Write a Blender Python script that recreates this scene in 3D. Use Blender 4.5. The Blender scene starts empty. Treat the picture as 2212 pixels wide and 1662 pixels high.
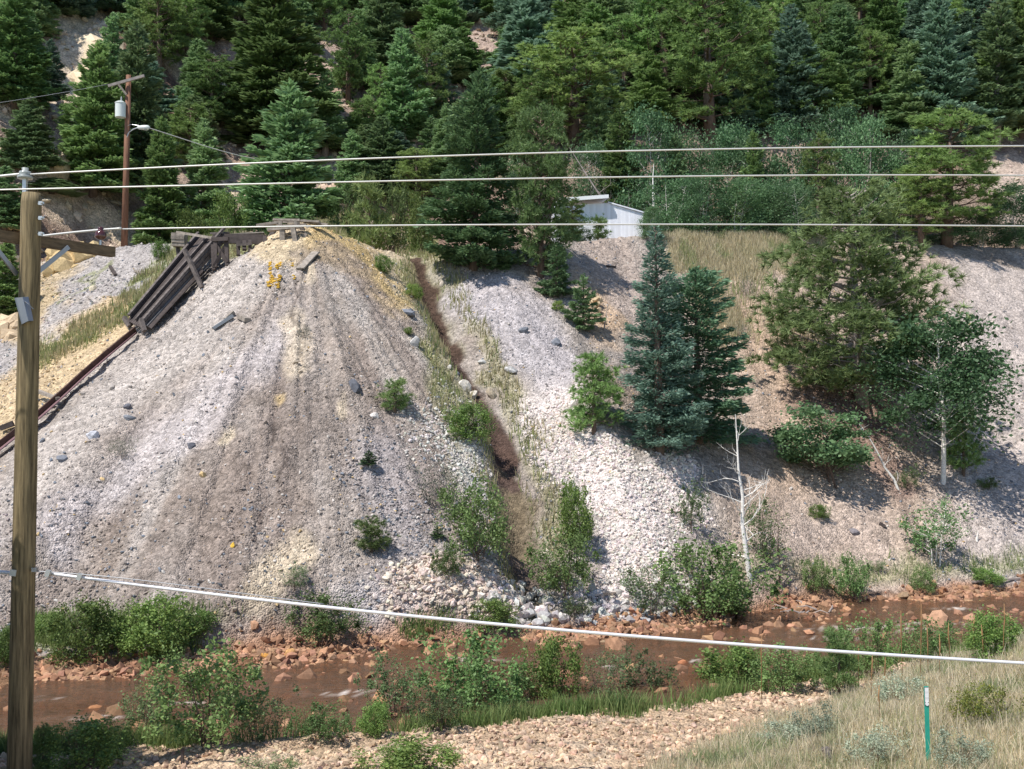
import bpy, math, random
import numpy as np
from mathutils import Vector, Matrix
random.seed(7)
RNG = np.random.default_rng(11)
scene = bpy.context.scene
COL = scene.collection
R = math.radians

# ------------------------------------------------------------------ camera
CAMZ = 5.5
F_, W_, H_ = 2372.0, 2212.0, 1662.0          # focal length, width and height in picture units
PITCH = math.atan(69.0 / F_)
cam_d = bpy.data.cameras.new('camera')
cam_d.sensor_width = 36.0
cam_d.lens = 36.0 * F_ / W_
cam_d.clip_start = 0.1
cam_d.clip_end = 2000.0
cam = bpy.data.objects.new('camera', cam_d)
COL.objects.link(cam)
cam.location = (0, 0, CAMZ)
cam.rotation_euler = (math.pi / 2 + PITCH, 0, 0)
scene.camera = cam

# ------------------------------------------------------------------ sky, sun, exposure
SUN_DIR = Vector((0.40, 0.33, -0.86)).normalized()      # direction the light travels
sun_el = math.asin(-SUN_DIR.z)
sun_az = math.atan2(-SUN_DIR.x, -SUN_DIR.y)              # compass angle of the sun from +Y
world = bpy.data.worlds.new('World')
scene.world = world
world.use_nodes = True
wn = world.node_tree.nodes
sky = wn.new('ShaderNodeTexSky')
sky.sky_type = 'NISHITA'
sky.sun_disc = False
sky.sun_elevation = sun_el
sky.sun_rotation = sun_az
sky.altitude = 2400
sky.air_density = 1.0
sky.dust_density = 0.6
wn['Background'].inputs['Strength'].default_value = 0.13
world.node_tree.links.new(sky.outputs[0], wn['Background'].inputs['Color'])
sl = bpy.data.lights.new('sun', 'SUN')
sl.energy = 4.4
sl.angle = R(0.53)
sl.color = (1.0, 0.955, 0.89)
sun = bpy.data.objects.new('sun', sl)
COL.objects.link(sun)
sun.rotation_euler = SUN_DIR.to_track_quat('-Z', 'Y').to_euler()
scene.view_settings.view_transform = 'Standard'
scene.view_settings.look = 'None'
scene.view_settings.exposure = 0.42
scene.view_settings.gamma = 1.0

# ------------------------------------------------------------------ picture point <-> world point
CP, SP = math.cos(PITCH), math.sin(PITCH)
def ray(px, py):
    a = (np.asarray(px, float) - W_ / 2) / F_
    b = (H_ / 2 - np.asarray(py, float)) / F_
    return a, CP - b * SP, SP + b * CP
def at(px, py, Y):
    dx, dy, dz = ray(px, py)
    t = Y / dy
    return Vector((float(dx * t), float(Y), float(CAMZ + dz * t)))
def proj(x, y, z):
    zz = z - CAMZ
    d = y * CP + zz * SP
    d = np.where(np.abs(d) < 0.2, 0.2, d)
    v = -y * SP + zz * CP
    return W_ / 2 + F_ * x / d, H_ / 2 - F_ * v / d

# ------------------------------------------------------------------ noise
_T = np.random.default_rng(5).random((256, 256))
def vnoise(x, y):
    xi = np.floor(x).astype(np.int64); yi = np.floor(y).astype(np.int64)
    fx = x - xi; fy = y - yi
    fx = fx * fx * (3 - 2 * fx); fy = fy * fy * (3 - 2 * fy)
    x0 = xi & 255; x1 = (xi + 1) & 255; y0 = yi & 255; y1 = (yi + 1) & 255
    a = _T[x0, y0] * (1 - fx) + _T[x1, y0] * fx
    b = _T[x0, y1] * (1 - fx) + _T[x1, y1] * fx
    return a * (1 - fy) + b * fy
def fbm(x, y, o=4):
    s = 0.0; a = 0.5
    for i in range(o):
        s = s + a * (vnoise(x + 17.3 * i, y - 9.1 * i) - 0.5)
        x = x * 2.03; y = y * 2.03; a *= 0.5
    return s * 2
def sstep(a, b, v):
    t = np.clip((v - a) / (b - a), 0, 1)
    return t * t * (3 - 2 * t)
def seg_dist(x, y, pts):
    best = None
    for (x0, y0), (x1, y1) in zip(pts[:-1], pts[1:]):
        dx, dy = x1 - x0, y1 - y0
        L = dx * dx + dy * dy + 1e-9
        t = np.clip(((x - x0) * dx + (y - y0) * dy) / L, 0, 1)
        d = np.hypot(x - x0 - t * dx, y - y0 - t * dy)
        best = d if best is None else np.minimum(best, d)
    return best
def smin(a, b, k):
    h = np.clip(0.5 + 0.5 * (b - a) / k, 0, 1)
    return b * (1 - h) + a * h - k * h * (1 - h)
def smax(a, b, k):
    return -smin(-a, -b, k)

# ------------------------------------------------------------------ terrain height
def far_edge(x):
    w = 0.35 * (vnoise(x * 0.5 + 3, x * 0 + 1.5) - 0.5) + 0.3 * (vnoise(x * 1.6 + 3, x * 0 + 7.5) - 0.5)
    return np.interp(x, [-60, -14, -10.5, -4.4, -1.2, 2.5, 5.5, 8.2, 16.3, 60], [18, 22.6, 23.8, 26.2, 27.2, 28.2, 30.2, 32.2, 35.2, 46]) + w
def near_edge(x):
    w = 0.5 * (vnoise(x * 0.6 + 30, x * 0 + 2.5) - 0.5)
    return np.interp(x, [-60, -14, -8.1, -4.6, -0.85, 3.4, 6.6, 12.1, 60], [12, 16.6, 17.5, 18.1, 18.9, 20.6, 22.6, 26.2, 38]) + w
GULLY = [(-4.2, 47.0), (-3.55, 44.8), (-3.0, 42.6), (-2.4, 40.2), (-1.75, 38.2), (-0.75, 35.8), (-0.35, 34.2), (-0.1, 32.6), (0.2, 30.8), (0.5, 28.6), (0.6, 27.5)]
def terrain(x, y, fine=True):
    x = np.asarray(x, float); y = np.asarray(y, float)
    yf = far_edge(x); yn = near_edge(x)
    # near bank
    dn = yn - y
    wob = fbm(x * 0.4 + 5, y * 0.4, 3)
    zn = 0.42 * sstep(-0.3, 1.0, dn) + 0.035 * np.clip(dn, 0, 30) + 0.22 * wob * sstep(0.5, 3, dn)
    mound = 0.20 * np.clip(x - 2.8, 0, 7) * sstep(1.5, 6.5, dn)
    zn = zn + mound + 0.10 * np.clip(13.5 - y, 0, 40)
    # creek bed
    bed = -0.28 + 0.12 * fbm(x * 0.9, y * 0.9, 3)
    barx = np.interp(x, [-12, -10.5, -4, -2, 0.5, 2, 5, 6.5, 8, 9.5, 10.5, 12.5, 14, 20], [0, 1, 1, .3, .3, .9, .8, .2, .8, .8, 0, .5, .8, .8])
    bed = bed + 0.36 * barx * np.exp(-((yf - y - 0.75) / 0.85) ** 2) * (0.75 + 1.1 * fbm(x * 0.7 + 9, y * 0.9, 3))
    # far hillside
    rec = np.interp(x, [-30, -12, -8, -4, 5, 9, 13, 60], [2, 2, 3, 3.4, 3.0, 1.6, 0.8, 0.8])
    zb = np.interp(x, [-30, -9, -5, -1, 1.5, 5, 8, 14, 60], [12.9, 12.8, 12.5, 12.4, 13.0, 13.7, 14.0, 14.0, 14.4])
    big = fbm(x * 0.16 + 2, y * 0.16 + 4, 3)
    zr = 0.35 + 0.1 * np.clip(y - yf, 0, rec) + 0.725 * (y - yf - rec) + 0.45 * big
    zl = 12.6 + 0.36 * (x + 14.3) + 0.6 * (y - 45.6) + 0.25 * big
    zl = np.where(x < -6, zl, zl + 3 * (x + 6))
    zbase = smin(zr, zl, 0.9)
    zbase = smax(zbase, 0.35 + 0.06 * np.clip(y - yf, 0, 4) + 0 * x, 0.5)
    # waste-rock cone
    dc = seg_dist(x, y, [(-7.9, 41.3), (-4.9, 48.5)])
    th = np.arctan2(x + 7.9, -(y - 41.3))
    rills = (vnoise(th * 22 + 1.3 * vnoise(dc * .3, th * 2), dc * 0.12) - 0.5) * 0.24 + (vnoise(th * 55, dc * 0.25 + 5) - 0.5) * 0.16
    zc = 13.0 - (0.80 + 0.075 * sstep(0, 6, -7.9 - x)) * (np.sqrt(dc * dc + 0.35) - 0.4) + rills * sstep(0.5, 5, dc) - 0.05 * np.clip(y - 41.3, 0, 8)
    # grey lobe right of the gully
    d2 = seg_dist(x, y, [(-1.0, 45.2), (1.6, 48.0), (4, 52)])
    z2 = 11.75 - 0.735 * (np.sqrt(d2 * d2 + 0.8) - 0.6) + 0.14 * (vnoise(np.arctan2(x + 1, 45.2 - y) * 20, d2 * .2) - .5)
    d3 = seg_dist(x, y, [(2.6, 38.0), (3.6, 31.8)])
    z3 = np.interp(y, [30, 32, 38, 41], [1.0, 2.4, 7.2, 8.6]) - 0.55 * d3
    zfar = smax(zbase, zc, 0.35)
    zfar = smax(zfar, z2, 0.5)
    zfar = smax(zfar, z3, 0.8)
    zfar = smin(zfar, zb + 0.03 * np.clip(y - 45, 0, 20), 0.35)
    zfar = np.where(dc < 9, smax(zfar, zc, 0.3), zfar)
    # gully
    dg = seg_dist(x, y, GULLY)
    zfar = zfar - 0.6 * np.exp(-(dg / 0.55) ** 2) * sstep(26.5, 30, y) * sstep(48.5, 45, y) - 0.35 * np.exp(-(dg / 2.2) ** 2)* sstep(26.5, 32, y) * sstep(48.5, 44, y)
    # mountain side behind the bench
    Yh = np.interp(x, [-60, -28, -23, -20.5, -17, -10, 0, 8, 14, 20, 60], [38, 44, 48.5, 51.5, 54.5, 56.5, 57, 58, 59.5, 60, 62])
    rocky = sstep(-12, -20, x) * 0.7 + 0.5
    hb = fbm(x * 0.11 + 9, y * 0.11, 4) * 2.4 + np.abs(fbm(x * 0.35, y * 0.35, 3)) * 1.5 * rocky
    zh = zb + 0.74 * (y - Yh) + hb * sstep(-1, 6, y - Yh)
    zfar = smax(zfar, zh, 0.6)
    # strata steps on the hill
    # fine relief
    if fine:
        f1 = fbm(x * 1.7, y * 1.7, 3) * 0.13 + fbm(x * 5.1 + 4, y * 5.1, 2) * 0.055
        zfar = zfar + f1 * sstep(0, 1.5, y - yf)
        zn = zn + (fbm(x * 2.3, y * 2.3, 3) * 0.10) * sstep(0.2, 1, dn)
    mid = (y > yn) & (y < yf)
    a = sstep(0.0, -0.9, dn)         # 0 at near edge, 1 inside
    b = sstep(0.0, -0.8, y - yf)
    inner = bed * np.minimum(a, b) + 0.0
    lip = 0.30 * sstep(0, 0.5, y - yf)
    z = np.where(y <= yn, np.maximum(zn, 0.0), np.where(mid, inner, np.maximum(zfar * sstep(-0.2, 0.8, y - yf), lip * 0.8)))
    return z

def hz(x, y):
    return float(terrain(np.array([x]), np.array([y]))[0])
def hit(px, py, ymin=9.0, ymax=150.0):
    ys = np.concatenate([np.arange(ymin, 62, 0.06), np.arange(62, ymax, 0.25)])
    dx, dy, dz = ray(px, py)
    t = ys / dy
    X = dx * t; Z = CAMZ + dz * t
    T = terrain(X, ys)
    k = np.nonzero(Z < T)[0]
    if len(k) == 0:
        i = len(ys) - 1
    else:
        i = k[0]
    return Vector((float(X[i]), float(ys[i]), float(T[i])))

# ------------------------------------------------------------------ mesh helpers
def mesh_from(name, V, Fs, cols=None, smooth=False):
    """V (n,3); Fs list of int arrays (m,k)"""
    me = bpy.data.meshes.new(name)
    V = np.ascontiguousarray(V, dtype=np.float32)
    me.vertices.add(len(V)); me.vertices.foreach_set('co', V.ravel())
    Fs = [np.asarray(f, dtype=np.int32) for f in Fs if len(f)]
    nl = sum(f.size for f in Fs); npoly = sum(len(f) for f in Fs)
    me.loops.add(nl); me.polygons.add(npoly)
    me.loops.foreach_set('vertex_index', np.concatenate([f.ravel() for f in Fs]))
    starts = []; s = 0
    for f in Fs:
        starts.append(s + np.arange(len(f), dtype=np.int32) * f.shape[1]); s += f.size
    me.polygons.foreach_set('loop_start', np.concatenate(starts).astype(np.int32))
    if cols is not None:
        ca = me.color_attributes.new('Col', 'FLOAT_COLOR', 'POINT')
        c = np.ones((len(V), 4), np.float32); c[:, :cols.shape[1]] = cols
        ca.data.foreach_set('color', c.ravel())
    me.update(calc_edges=True)
    me.polygons.foreach_set('use_smooth', np.full(npoly, bool(smooth)))
    me.validate(verbose=False)
    return me
def link(name, data, mat=None, parent=None, loc=None):
    o = bpy.data.objects.new(name, data)
    COL.objects.link(o)
    if mat is not None and data is not None and not data.materials:
        data.materials.append(mat)
    if parent is not None: o.parent = parent
    if loc is not None: o.location = loc
    return o
def tag(o, label=None, cat=None, group=None, kind=None):
    if label: o['label'] = label
    if cat: o['category'] = cat
    if group: o['group'] = group
    if kind: o['kind'] = kind
    return o
def empty(name, loc, label=None, cat=None, group=None, rz=0.0):
    o = bpy.data.objects.new(name, None)
    o.empty_display_size = 0.2
    COL.objects.link(o)
    o.location = loc; o.rotation_euler = (0, 0, rz)
    return tag(o, label, cat, group)

class MB:
    """collects simple solids, becomes ONE mesh"""
    def __init__(s): s.v = []; s.f4 = []; s.f3 = []; s.n = 0; s.c = []
    def add(s, V, F, col=None):
        V = np.asarray(V, float).reshape(-1, 3); F = np.asarray(F, int)
        (s.f4 if F.shape[1] == 4 else s.f3).append(F + s.n)
        s.v.append(V); s.n += len(V)
        if col is not None: s.c.append(np.broadcast_to(np.asarray(col, float), (len(V), 3)))
    def box(s, c, size, M=None, jit=0.0):
        sx, sy, sz = [k / 2 for k in size]
        V = np.array([(-sx, -sy, -sz), (sx, -sy, -sz), (sx, sy, -sz), (-sx, sy, -sz), (-sx, -sy, sz), (sx, -sy, sz), (sx, sy, sz), (-sx, sy, sz)])
        if jit: V = V + (np.random.default_rng(int(abs(c[0] * 991 + c[2] * 77)) % 9999).random(V.shape) - .5) * jit
        if M is not None: V = V @ np.array(M.to_3x3()).T
        V = V + np.array(c)
        s.add(V, [(0, 3, 2, 1), (4, 5, 6, 7), (0, 1, 5, 4), (1, 2, 6, 5), (2, 3, 7, 6), (3, 0, 4, 7)])
    def beam(s, a, b, w, h, up=(0, 0, 1), jit=0.0):
        a = Vector(a); b = Vector(b); d = (b - a); L = d.length; d.normalize()
        u = Vector(up)
        if abs(d.dot(u)) > 0.95: u = Vector((0, 1, 0))
        sd = d.cross(u).normalized(); u = sd.cross(d).normalized()
        M = Matrix((d, sd, u)).transposed()
        s.box((a + b) / 2, (L, w, h), M, jit)
    def quad(s, pts):
        s.add([tuple(p) for p in pts], [(0, 1, 2, 3)])
    def tube(s, path, rad, sides=8, cap=True, col=None):
        P = [Vector(p) for p in path]; n = len(P)
        rad = [rad] * n if np.isscalar(rad) else rad
        V = []; prev = None
        for i, p in enumerate(P):
            d = (P[min(i + 1, n - 1)] - P[max(i - 1, 0)]).normalized()
            u = Vector((0, 0, 1)) if abs(d.z) < 0.9 else Vector((1, 0, 0))
            if prev is not None: u = prev
            sd = d.cross(u).normalized(); u = sd.cross(d).normalized(); prev = u
            for k in range(sides):
                a = 2 * math.pi * k / sides
                V.append(p + (sd * math.cos(a) + u * math.sin(a)) * rad[i])
        F = []
        for i in range(n - 1):
            for k in range(sides):
                k2 = (k + 1) % sides
                F.append((i * sides + k, i * sides + k2, (i + 1) * sides + k2, (i + 1) * sides + k))
        base = s.n
        s.add([tuple(v) for v in V], F, col)
        if cap:
            for i, flip in ((0, True), (n - 1, False)):
                cidx = s.n; s.v.append(np.array([tuple(P[i])])); s.n += 1
                if col is not None: s.c.append(np.array([col], float))
                tr = []
                for k in range(sides):
                    k2 = (k + 1) % sides
                    a, b = base + i * sides + k, base + i * sides + k2
                    tr.append((b, a, cidx) if flip else (a, b, cidx))
                s.f3.append(np.array(tr))
    def lathe(s, c, prof, sides=20):
        c = Vector(c)
        V = []; F = []
        for (r, z) in prof:
            for k in range(sides):
                a = 2 * math.pi * k / sides
                V.append((c.x + r * math.cos(a), c.y + r * math.sin(a), c.z + z))
        for i in range(len(prof) - 1):
            for k in range(sides):
                k2 = (k + 1) % sides
                F.append((i * sides + k, i * sides + k2, (i + 1) * sides + k2, (i + 1) * sides + k))
        s.add(V, F)
    def build(s, name, mat, parent=None, smooth=False):
        V = np.concatenate(s.v)
        if parent is not None:
            V = V - np.array(parent.location)
        cols = np.concatenate(s.c) if s.c and sum(len(c) for c in s.c) == len(V) else None
        if parent is None:
            ctr = np.array([V[:, 0].mean(), V[:, 1].mean(), V[:, 2].min()]); V = V - ctr
        me = mesh_from(name, V, ([np.concatenate(s.f4)] if s.f4 else []) + ([np.concatenate(s.f3)] if s.f3 else []), cols, smooth)
        o = link(name, me, mat, parent)
        if parent is None: o.location = ctr
        return o

# ------------------------------------------------------------------ materials
def mat_new(name):
    m = bpy.data.materials.new(name); m.use_nodes = True
    nt = m.node_tree; b = nt.nodes['Principled BSDF']
    b.inputs['Specular IOR Level'].default_value = 0.25
    return m, nt, b
def N(nt, t, **kw):
    n = nt.nodes.new(t)
    for k, v in kw.items():
        if k in ('operation', 'blend_type', 'data_type', 'feature', 'attribute_name', 'mode', 'noise_dimensions'): setattr(n, k, v)
        else: n.inputs[k].default_value = v
    return n
def simple(name, col, rough=0.7, metal=0.0, nscale=0.0, namt=0.3, stretch=(1, 1, 1), spec=0.3):
    m, nt, b = mat_new(name)
    b.inputs['Roughness'].default_value = rough; b.inputs['Metallic'].default_value = metal
    b.inputs['Specular IOR Level'].default_value = spec
    if nscale:
        tc = N(nt, 'ShaderNodeTexCoord'); mp = N(nt, 'ShaderNodeMapping'); mp.inputs['Scale'].default_value = stretch
        nz = N(nt, 'ShaderNodeTexNoise'); nz.inputs['Scale'].default_value = nscale; nz.inputs['Detail'].default_value = 6; nz.inputs['Roughness'].default_value = 0.7
        mr = N(nt, 'ShaderNodeMapRange'); mr.inputs[1].default_value = 0.3; mr.inputs[2].default_value = 0.7
        mr.inputs[3].default_value = 1 - namt; mr.inputs[4].default_value = 1 + namt
        vm = N(nt, 'ShaderNodeVectorMath', operation='SCALE'); vm.inputs[0].default_value = col
        nt.links.new(tc.outputs['Object'], mp.inputs[0]); nt.links.new(mp.outputs[0], nz.inputs['Vector'])
        nt.links.new(nz.outputs[0], mr.inputs[0]); nt.links.new(mr.outputs[0], vm.inputs['Scale'])
        nt.links.new(vm.outputs[0], b.inputs['Base Color'])
        bp = N(nt, 'ShaderNodeBump'); bp.inputs['Strength'].default_value = 0.4; bp.inputs['Distance'].default_value = 0.01
        nt.links.new(nz.outputs[0], bp.inputs['Height']); nt.links.new(bp.outputs[0], b.inputs['Normal'])
    else:
        b.inputs['Base Color'].default_value = (*col, 1)
    return m

def ground_material():
    m, nt, b = mat_new('ground_earth')
    b.inputs['Roughness'].default_value = 0.95; b.inputs['Specular IOR Level'].default_value = 0.1
    at_ = N(nt, 'ShaderNodeAttribute', attribute_name='Col')
    tc = N(nt, 'ShaderNodeTexCoord')
    L = nt.links.new
    def vor(scale, lo, hi):
        v = N(nt, 'ShaderNodeTexVoronoi'); v.inputs['Scale'].default_value = scale
        L(tc.outputs['Object'], v.inputs['Vector'])
        sp = N(nt, 'ShaderNodeSeparateColor'); L(v.outputs['Color'], sp.inputs[0])
        mr = N(nt, 'ShaderNodeMapRange'); mr.inputs[3].default_value = lo; mr.inputs[4].default_value = hi
        L(sp.outputs[0], mr.inputs[0])
        return v, mr
    v1, m1 = vor(9.0, 0.72, 1.28)
    v2, m2 = vor(24.0, 0.75, 1.25)
    nz = N(nt, 'ShaderNodeTexNoise'); nz.inputs['Scale'].default_value = 1.3; nz.inputs['Detail'].default_value = 8; nz.inputs['Roughness'].default_value = 0.7
    L(tc.outputs['Object'], nz.inputs['Vector'])
    m3 = N(nt, 'ShaderNodeMapRange'); m3.inputs[1].default_value = 0.3; m3.inputs[2].default_value = 0.7; m3.inputs[3].default_value = 0.75; m3.inputs[4].default_value = 1.22
    L(nz.outputs[0], m3.inputs[0])
    p = N(nt, 'ShaderNodeMath', operation='MULTIPLY'); L(m1.outputs[0], p.inputs[0]); L(m2.outputs[0], p.inputs[1])
    p2 = N(nt, 'ShaderNodeMath', operation='MULTIPLY'); L(p.outputs[0], p2.inputs[0]); L(m3.outputs[0], p2.inputs[1])
    vm = N(nt, 'ShaderNodeVectorMath', operation='SCALE'); L(at_.outputs['Color'], vm.inputs[0]); L(p2.outputs[0], vm.inputs['Scale'])
    L(vm.outputs[0], b.inputs['Base Color'])
    h = N(nt, 'ShaderNodeMath', operation='ADD'); L(v1.outputs['Distance'], h.inputs[0]); L(v2.outputs['Distance'], h.inputs[1])
    bp = N(nt, 'ShaderNodeBump'); bp.invert = True; bp.inputs['Strength'].default_value = 0.8; bp.inputs['Distance'].default_value = 0.05
    L(h.outputs[0], bp.inputs['Height']); L(bp.outputs[0], b.inputs['Normal'])
    return m
def foliage_material(name, transl=0.25, rough=0.6, vlo=0.75, vhi=1.25):
    m, nt, b = mat_new(name)
    L = nt.links.new
    at_ = N(nt, 'ShaderNodeAttribute', attribute_name='Col')
    oi = N(nt, 'ShaderNodeObjectInfo')
    mr = N(nt, 'ShaderNodeMapRange'); mr.inputs[3].default_value = vlo; mr.inputs[4].default_value = vhi
    L(oi.outputs['Random'], mr.inputs[0])
    hs = N(nt, 'ShaderNodeHueSaturation'); hs.inputs['Saturation'].default_value = 0.9
    mr2 = N(nt, 'ShaderNodeMapRange'); mr2.inputs[3].default_value = 0.485; mr2.inputs[4].default_value = 0.515
    ml = N(nt, 'ShaderNodeMath', operation='MULTIPLY'); ml.inputs[1].default_value = 7.13
    fr = N(nt, 'ShaderNodeMath', operation='FRACT')
    L(oi.outputs['Random'], ml.inputs[0]); L(ml.outputs[0], fr.inputs[0]); L(fr.outputs[0], mr2.inputs[0])
    L(mr2.outputs[0], hs.inputs['Hue']); L(mr.outputs[0], hs.inputs['Value']); L(at_.outputs['Color'], hs.inputs['Color'])
    b.inputs['Roughness'].default_value = rough
    L(hs.outputs[0], b.inputs['Base Color'])
    tr = N(nt, 'ShaderNodeBsdfTranslucent'); L(hs.outputs[0], tr.inputs['Color'])
    mx = N(nt, 'ShaderNodeMixShader'); mx.inputs[0].default_value = transl
    L(b.outputs[0], mx.inputs[1]); L(tr.outputs[0], mx.inputs[2])
    L(mx.outputs[0], nt.nodes['Material Output'].inputs['Surface'])
    return m
def attr_material(name, rough=0.9):
    m, nt, b = mat_new(name)
    at_ = N(nt, 'ShaderNodeAttribute', attribute_name='Col')
    tc = N(nt, 'ShaderNodeTexCoord')
    nz = N(nt, 'ShaderNodeTexNoise'); nz.inputs['Scale'].default_value = 14; nz.inputs['Detail'].default_value = 5
    nt.links.new(tc.outputs['Object'], nz.inputs['Vector'])
    mr = N(nt, 'ShaderNodeMapRange'); mr.inputs[1].default_value = .3; mr.inputs[2].default_value = .7; mr.inputs[3].default_value = .78; mr.inputs[4].default_value = 1.2
    nt.links.new(nz.outputs[0], mr.inputs[0])
    vm = N(nt, 'ShaderNodeVectorMath', operation='SCALE')
    nt.links.new(at_.outputs['Color'], vm.inputs[0]); nt.links.new(mr.outputs[0], vm.inputs['Scale'])
    nt.links.new(vm.outputs[0], b.inputs['Base Color'])
    b.inputs['Roughness'].default_value = rough; b.inputs['Specular IOR Level'].default_value = 0.15
    return m
M_GROUND = ground_material()
M_NEEDLE = foliage_material('conifer_needles', 0.32, 0.5, 0.75, 1.4)
M_LEAF = foliage_material('broad_leaves', 0.35, 0.5, 0.6, 1.3)
M_GRASS = foliage_material('grass_blades', 0.45, 0.6, 1, 1)
M_STONE = attr_material('stone')
M_BARK = simple('grey_brown_bark', (0.16, 0.115, 0.09), 0.9, 0, 6, 0.5, (1, 1, 0.25))
M_DEADBARK = simple('weathered_pale_bark', (0.34, 0.29, 0.26), 0.9, 0, 8, 0.3, (1, 1, 0.3))
M_ASPEN = simple('white_aspen_bark', (0.78, 0.74, 0.68), 0.8, 0, 9, 0.25, (1, 1, 2.5))
M_TWIG = simple('brown_twig', (0.13, 0.09, 0.07), 0.9)
M_WOOD = simple('weathered_grey_timber', (0.13, 0.11, 0.10), 0.9, 0, 7, 0.6, (1, 1, 1))
M_WOODL = simple('sunbleached_grey_timber', (0.29, 0.25, 0.21), 0.9, 0, 7, 0.5)
M_WOODD = simple('dark_rotten_timber', (0.075, 0.06, 0.055), 0.9, 0, 5, 0.4)
M_METAL = simple('galvanised_steel', (0.55, 0.57, 0.57), 0.4, 0.6, spec=0.5)
# ------------------------------------------------------------------ terrain sheet
ys_ = np.concatenate([np.arange(-14, 12.5, 0.5), np.arange(12.5, 56, 0.095), np.arange(56, 100, 0.26), np.arange(100, 190, 1.5)])
us_ = np.concatenate([-np.geomspace(1.5, 0.46, 40)[:-1], np.linspace(-0.455, 0.455, 640), np.geomspace(0.46, 1.5, 40)[1:]])
YY, UU = np.meshgrid(ys_, us_, indexing='ij')
XX = UU * (np.abs(YY) + 9.0)
ZZ = terrain(XX, YY)
nR, nC = XX.shape
gx, gy, gz = XX.ravel(), YY.ravel(), ZZ.ravel()
ppx, ppy = proj(gx, gy, gz)
YF, YN = far_edge(gx), near_edge(gx)

TAIL = (.325, .277, .240); TLIGHT = (.455, .405, .365); TDARK = (.228, .182, .155); YEL = (.53, .385, .18); CREAM = (.55, .455, .33)
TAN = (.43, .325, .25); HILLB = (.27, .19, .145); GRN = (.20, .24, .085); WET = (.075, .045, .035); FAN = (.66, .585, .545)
RUST = (.34, .19, .115); STRAW = (.46, .38, .22); PINKG = (.46, .335, .225); DRYG = (.38, .33, .20); DUFF = (.20, .13, .10)
wx = fbm(gx * 0.9, gy * 0.9, 4); wx2 = fbm(gx * 0.9 + 50, gy * 0.9 + 20, 4)
qx = ppx + 42 * wx; qy = ppy + 42 * wx2
C = np.empty((len(gx), 3)); C[:] = TAIL
n1 = fbm(gx * 0.35, gy * 0.35, 4)[:, None]
C *= (1 + 0.25 * n1)
C = C * (1 + np.clip(fbm(gx * .8 + 70, gy * .8, 3), -.5, .5)[:, None] * np.array([.22, .30, .36]))
def mixc(c, w):
    global C
    w = np.clip(w, 0, 1)[:, None]
    C = C * (1 - w) + np.array(c) * w
def brush(pts, hw, c, s=1.0, soft=0.5, mask=None):
    d = seg_dist(qx, qy, pts if len(pts) > 1 else [pts[0], (pts[0][0] + 1, pts[0][1])])
    w = s * (1 - sstep(hw * (1 - soft), hw * (1 + soft), d))
    if mask is not None: w = w * mask
    mixc(c, w)
far = (gy > YF - 0.3)
slope = far & (gy < 56)
sl_ = slope.astype(float)
xg = np.interp(qy, [500, 560, 680, 790, 900, 980, 1100, 1350], [925, 930, 965, 1015, 1085, 1105, 1130, 1150])
cone = sl_ * (1 - sstep(-60, 10, qx - xg)) * sstep(-.75, -.35, 13.0 - 0.80 * (np.sqrt(seg_dist(gx, gy, [(-7.9, 41.3), (-4.9, 48.5)]) ** 2 + .35) - .4) - gz)
# right slopes: tan
right = sl_ * sstep(1480, 1640, qx)
mixc(TAN, right * 0.75)
mixc((.455, .395, .36), sl_ * sstep(1960, 2120, qx) * 0.9)
# cone streaks running down the fall line
th = np.arctan2(gx + 7.9, -(gy - 41.3)); rr = np.hypot(gx + 7.9, gy - 41.3)
st = vnoise(th * 9 + 20, rr * 0.10) * .55 + vnoise(th * 26, rr * 0.25) * .45
mixc(TDARK, cone * np.clip((st - .5) * 3.2, 0, .8) * sstep(0.5, 3, rr))
mixc(TLIGHT, cone * np.clip((.42 - st) * 3.5, 0, .7))
brush([(560, 560), (380, 760), (200, 900), (40, 1090)], 60, TLIGHT, .85, .8, cone)
brush([(640, 700), (470, 850), (300, 1010), (120, 1150)], 45, (.50, .45, .44), .7, .8, cone)
brush([(660, 620), (700, 800), (800, 1050), (760, 1300)], 70, TAIL, .5, .9, cone)
brush([(640, 900), (560, 1050), (450, 1240)], 95, TDARK, .6, .9, cone)
brush([(820, 980), (880, 1150), (850, 1250)], 60, (.36, .33, .335), .6, .8, cone)
brush([(640, 700), (620, 780)], 30, CREAM, .6, .6, cone)
brush([(490, 925), (480, 950)], 14, CREAM, .8, .5, cone)
brush([(605, 860)], 12, YEL, .6, .6, cone)
brush([(735, 860), (740, 890)], 14, CREAM, .7, .5, cone)
brush([(600, 1240), (640, 1190), (560, 1290)], 32, CREAM, .8, .7, cone)
brush([(560, 520), (620, 530), (720, 505)], 36, (.54, .43, .28), .9, .5, sl_)
brush([(520, 570), (450, 640), (380, 700)], 14, TLIGHT, .8, .6, sl_)
brush([(645, 560), (665, 600)], 16, CREAM, .8, .5, sl_)
brush([(690, 495), (780, 500), (880, 545)], 24, (.60, .50, .38), .95, .4, sl_)
brush([(700, 510), (790, 550), (870, 630)], 42, YEL, .9, .5, sl_)
brush([(840, 560), (890, 610)], 24, CREAM, .8, .5, sl_)
brush([(640, 560), (720, 545), (790, 610), (830, 670)], 18, TDARK, .6, .7, cone)
brush([(640, 620), (646, 700)], 4, (.10, .08, .07), .6, .5, cone)
brush([(606, 900), (612, 980), (608, 1050)], 4, (.10, .08, .07), .8, .5, cone)
brush([(560, 1050), (566, 1160)], 3, (.12, .09, .08), .6, .5, cone)
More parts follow.
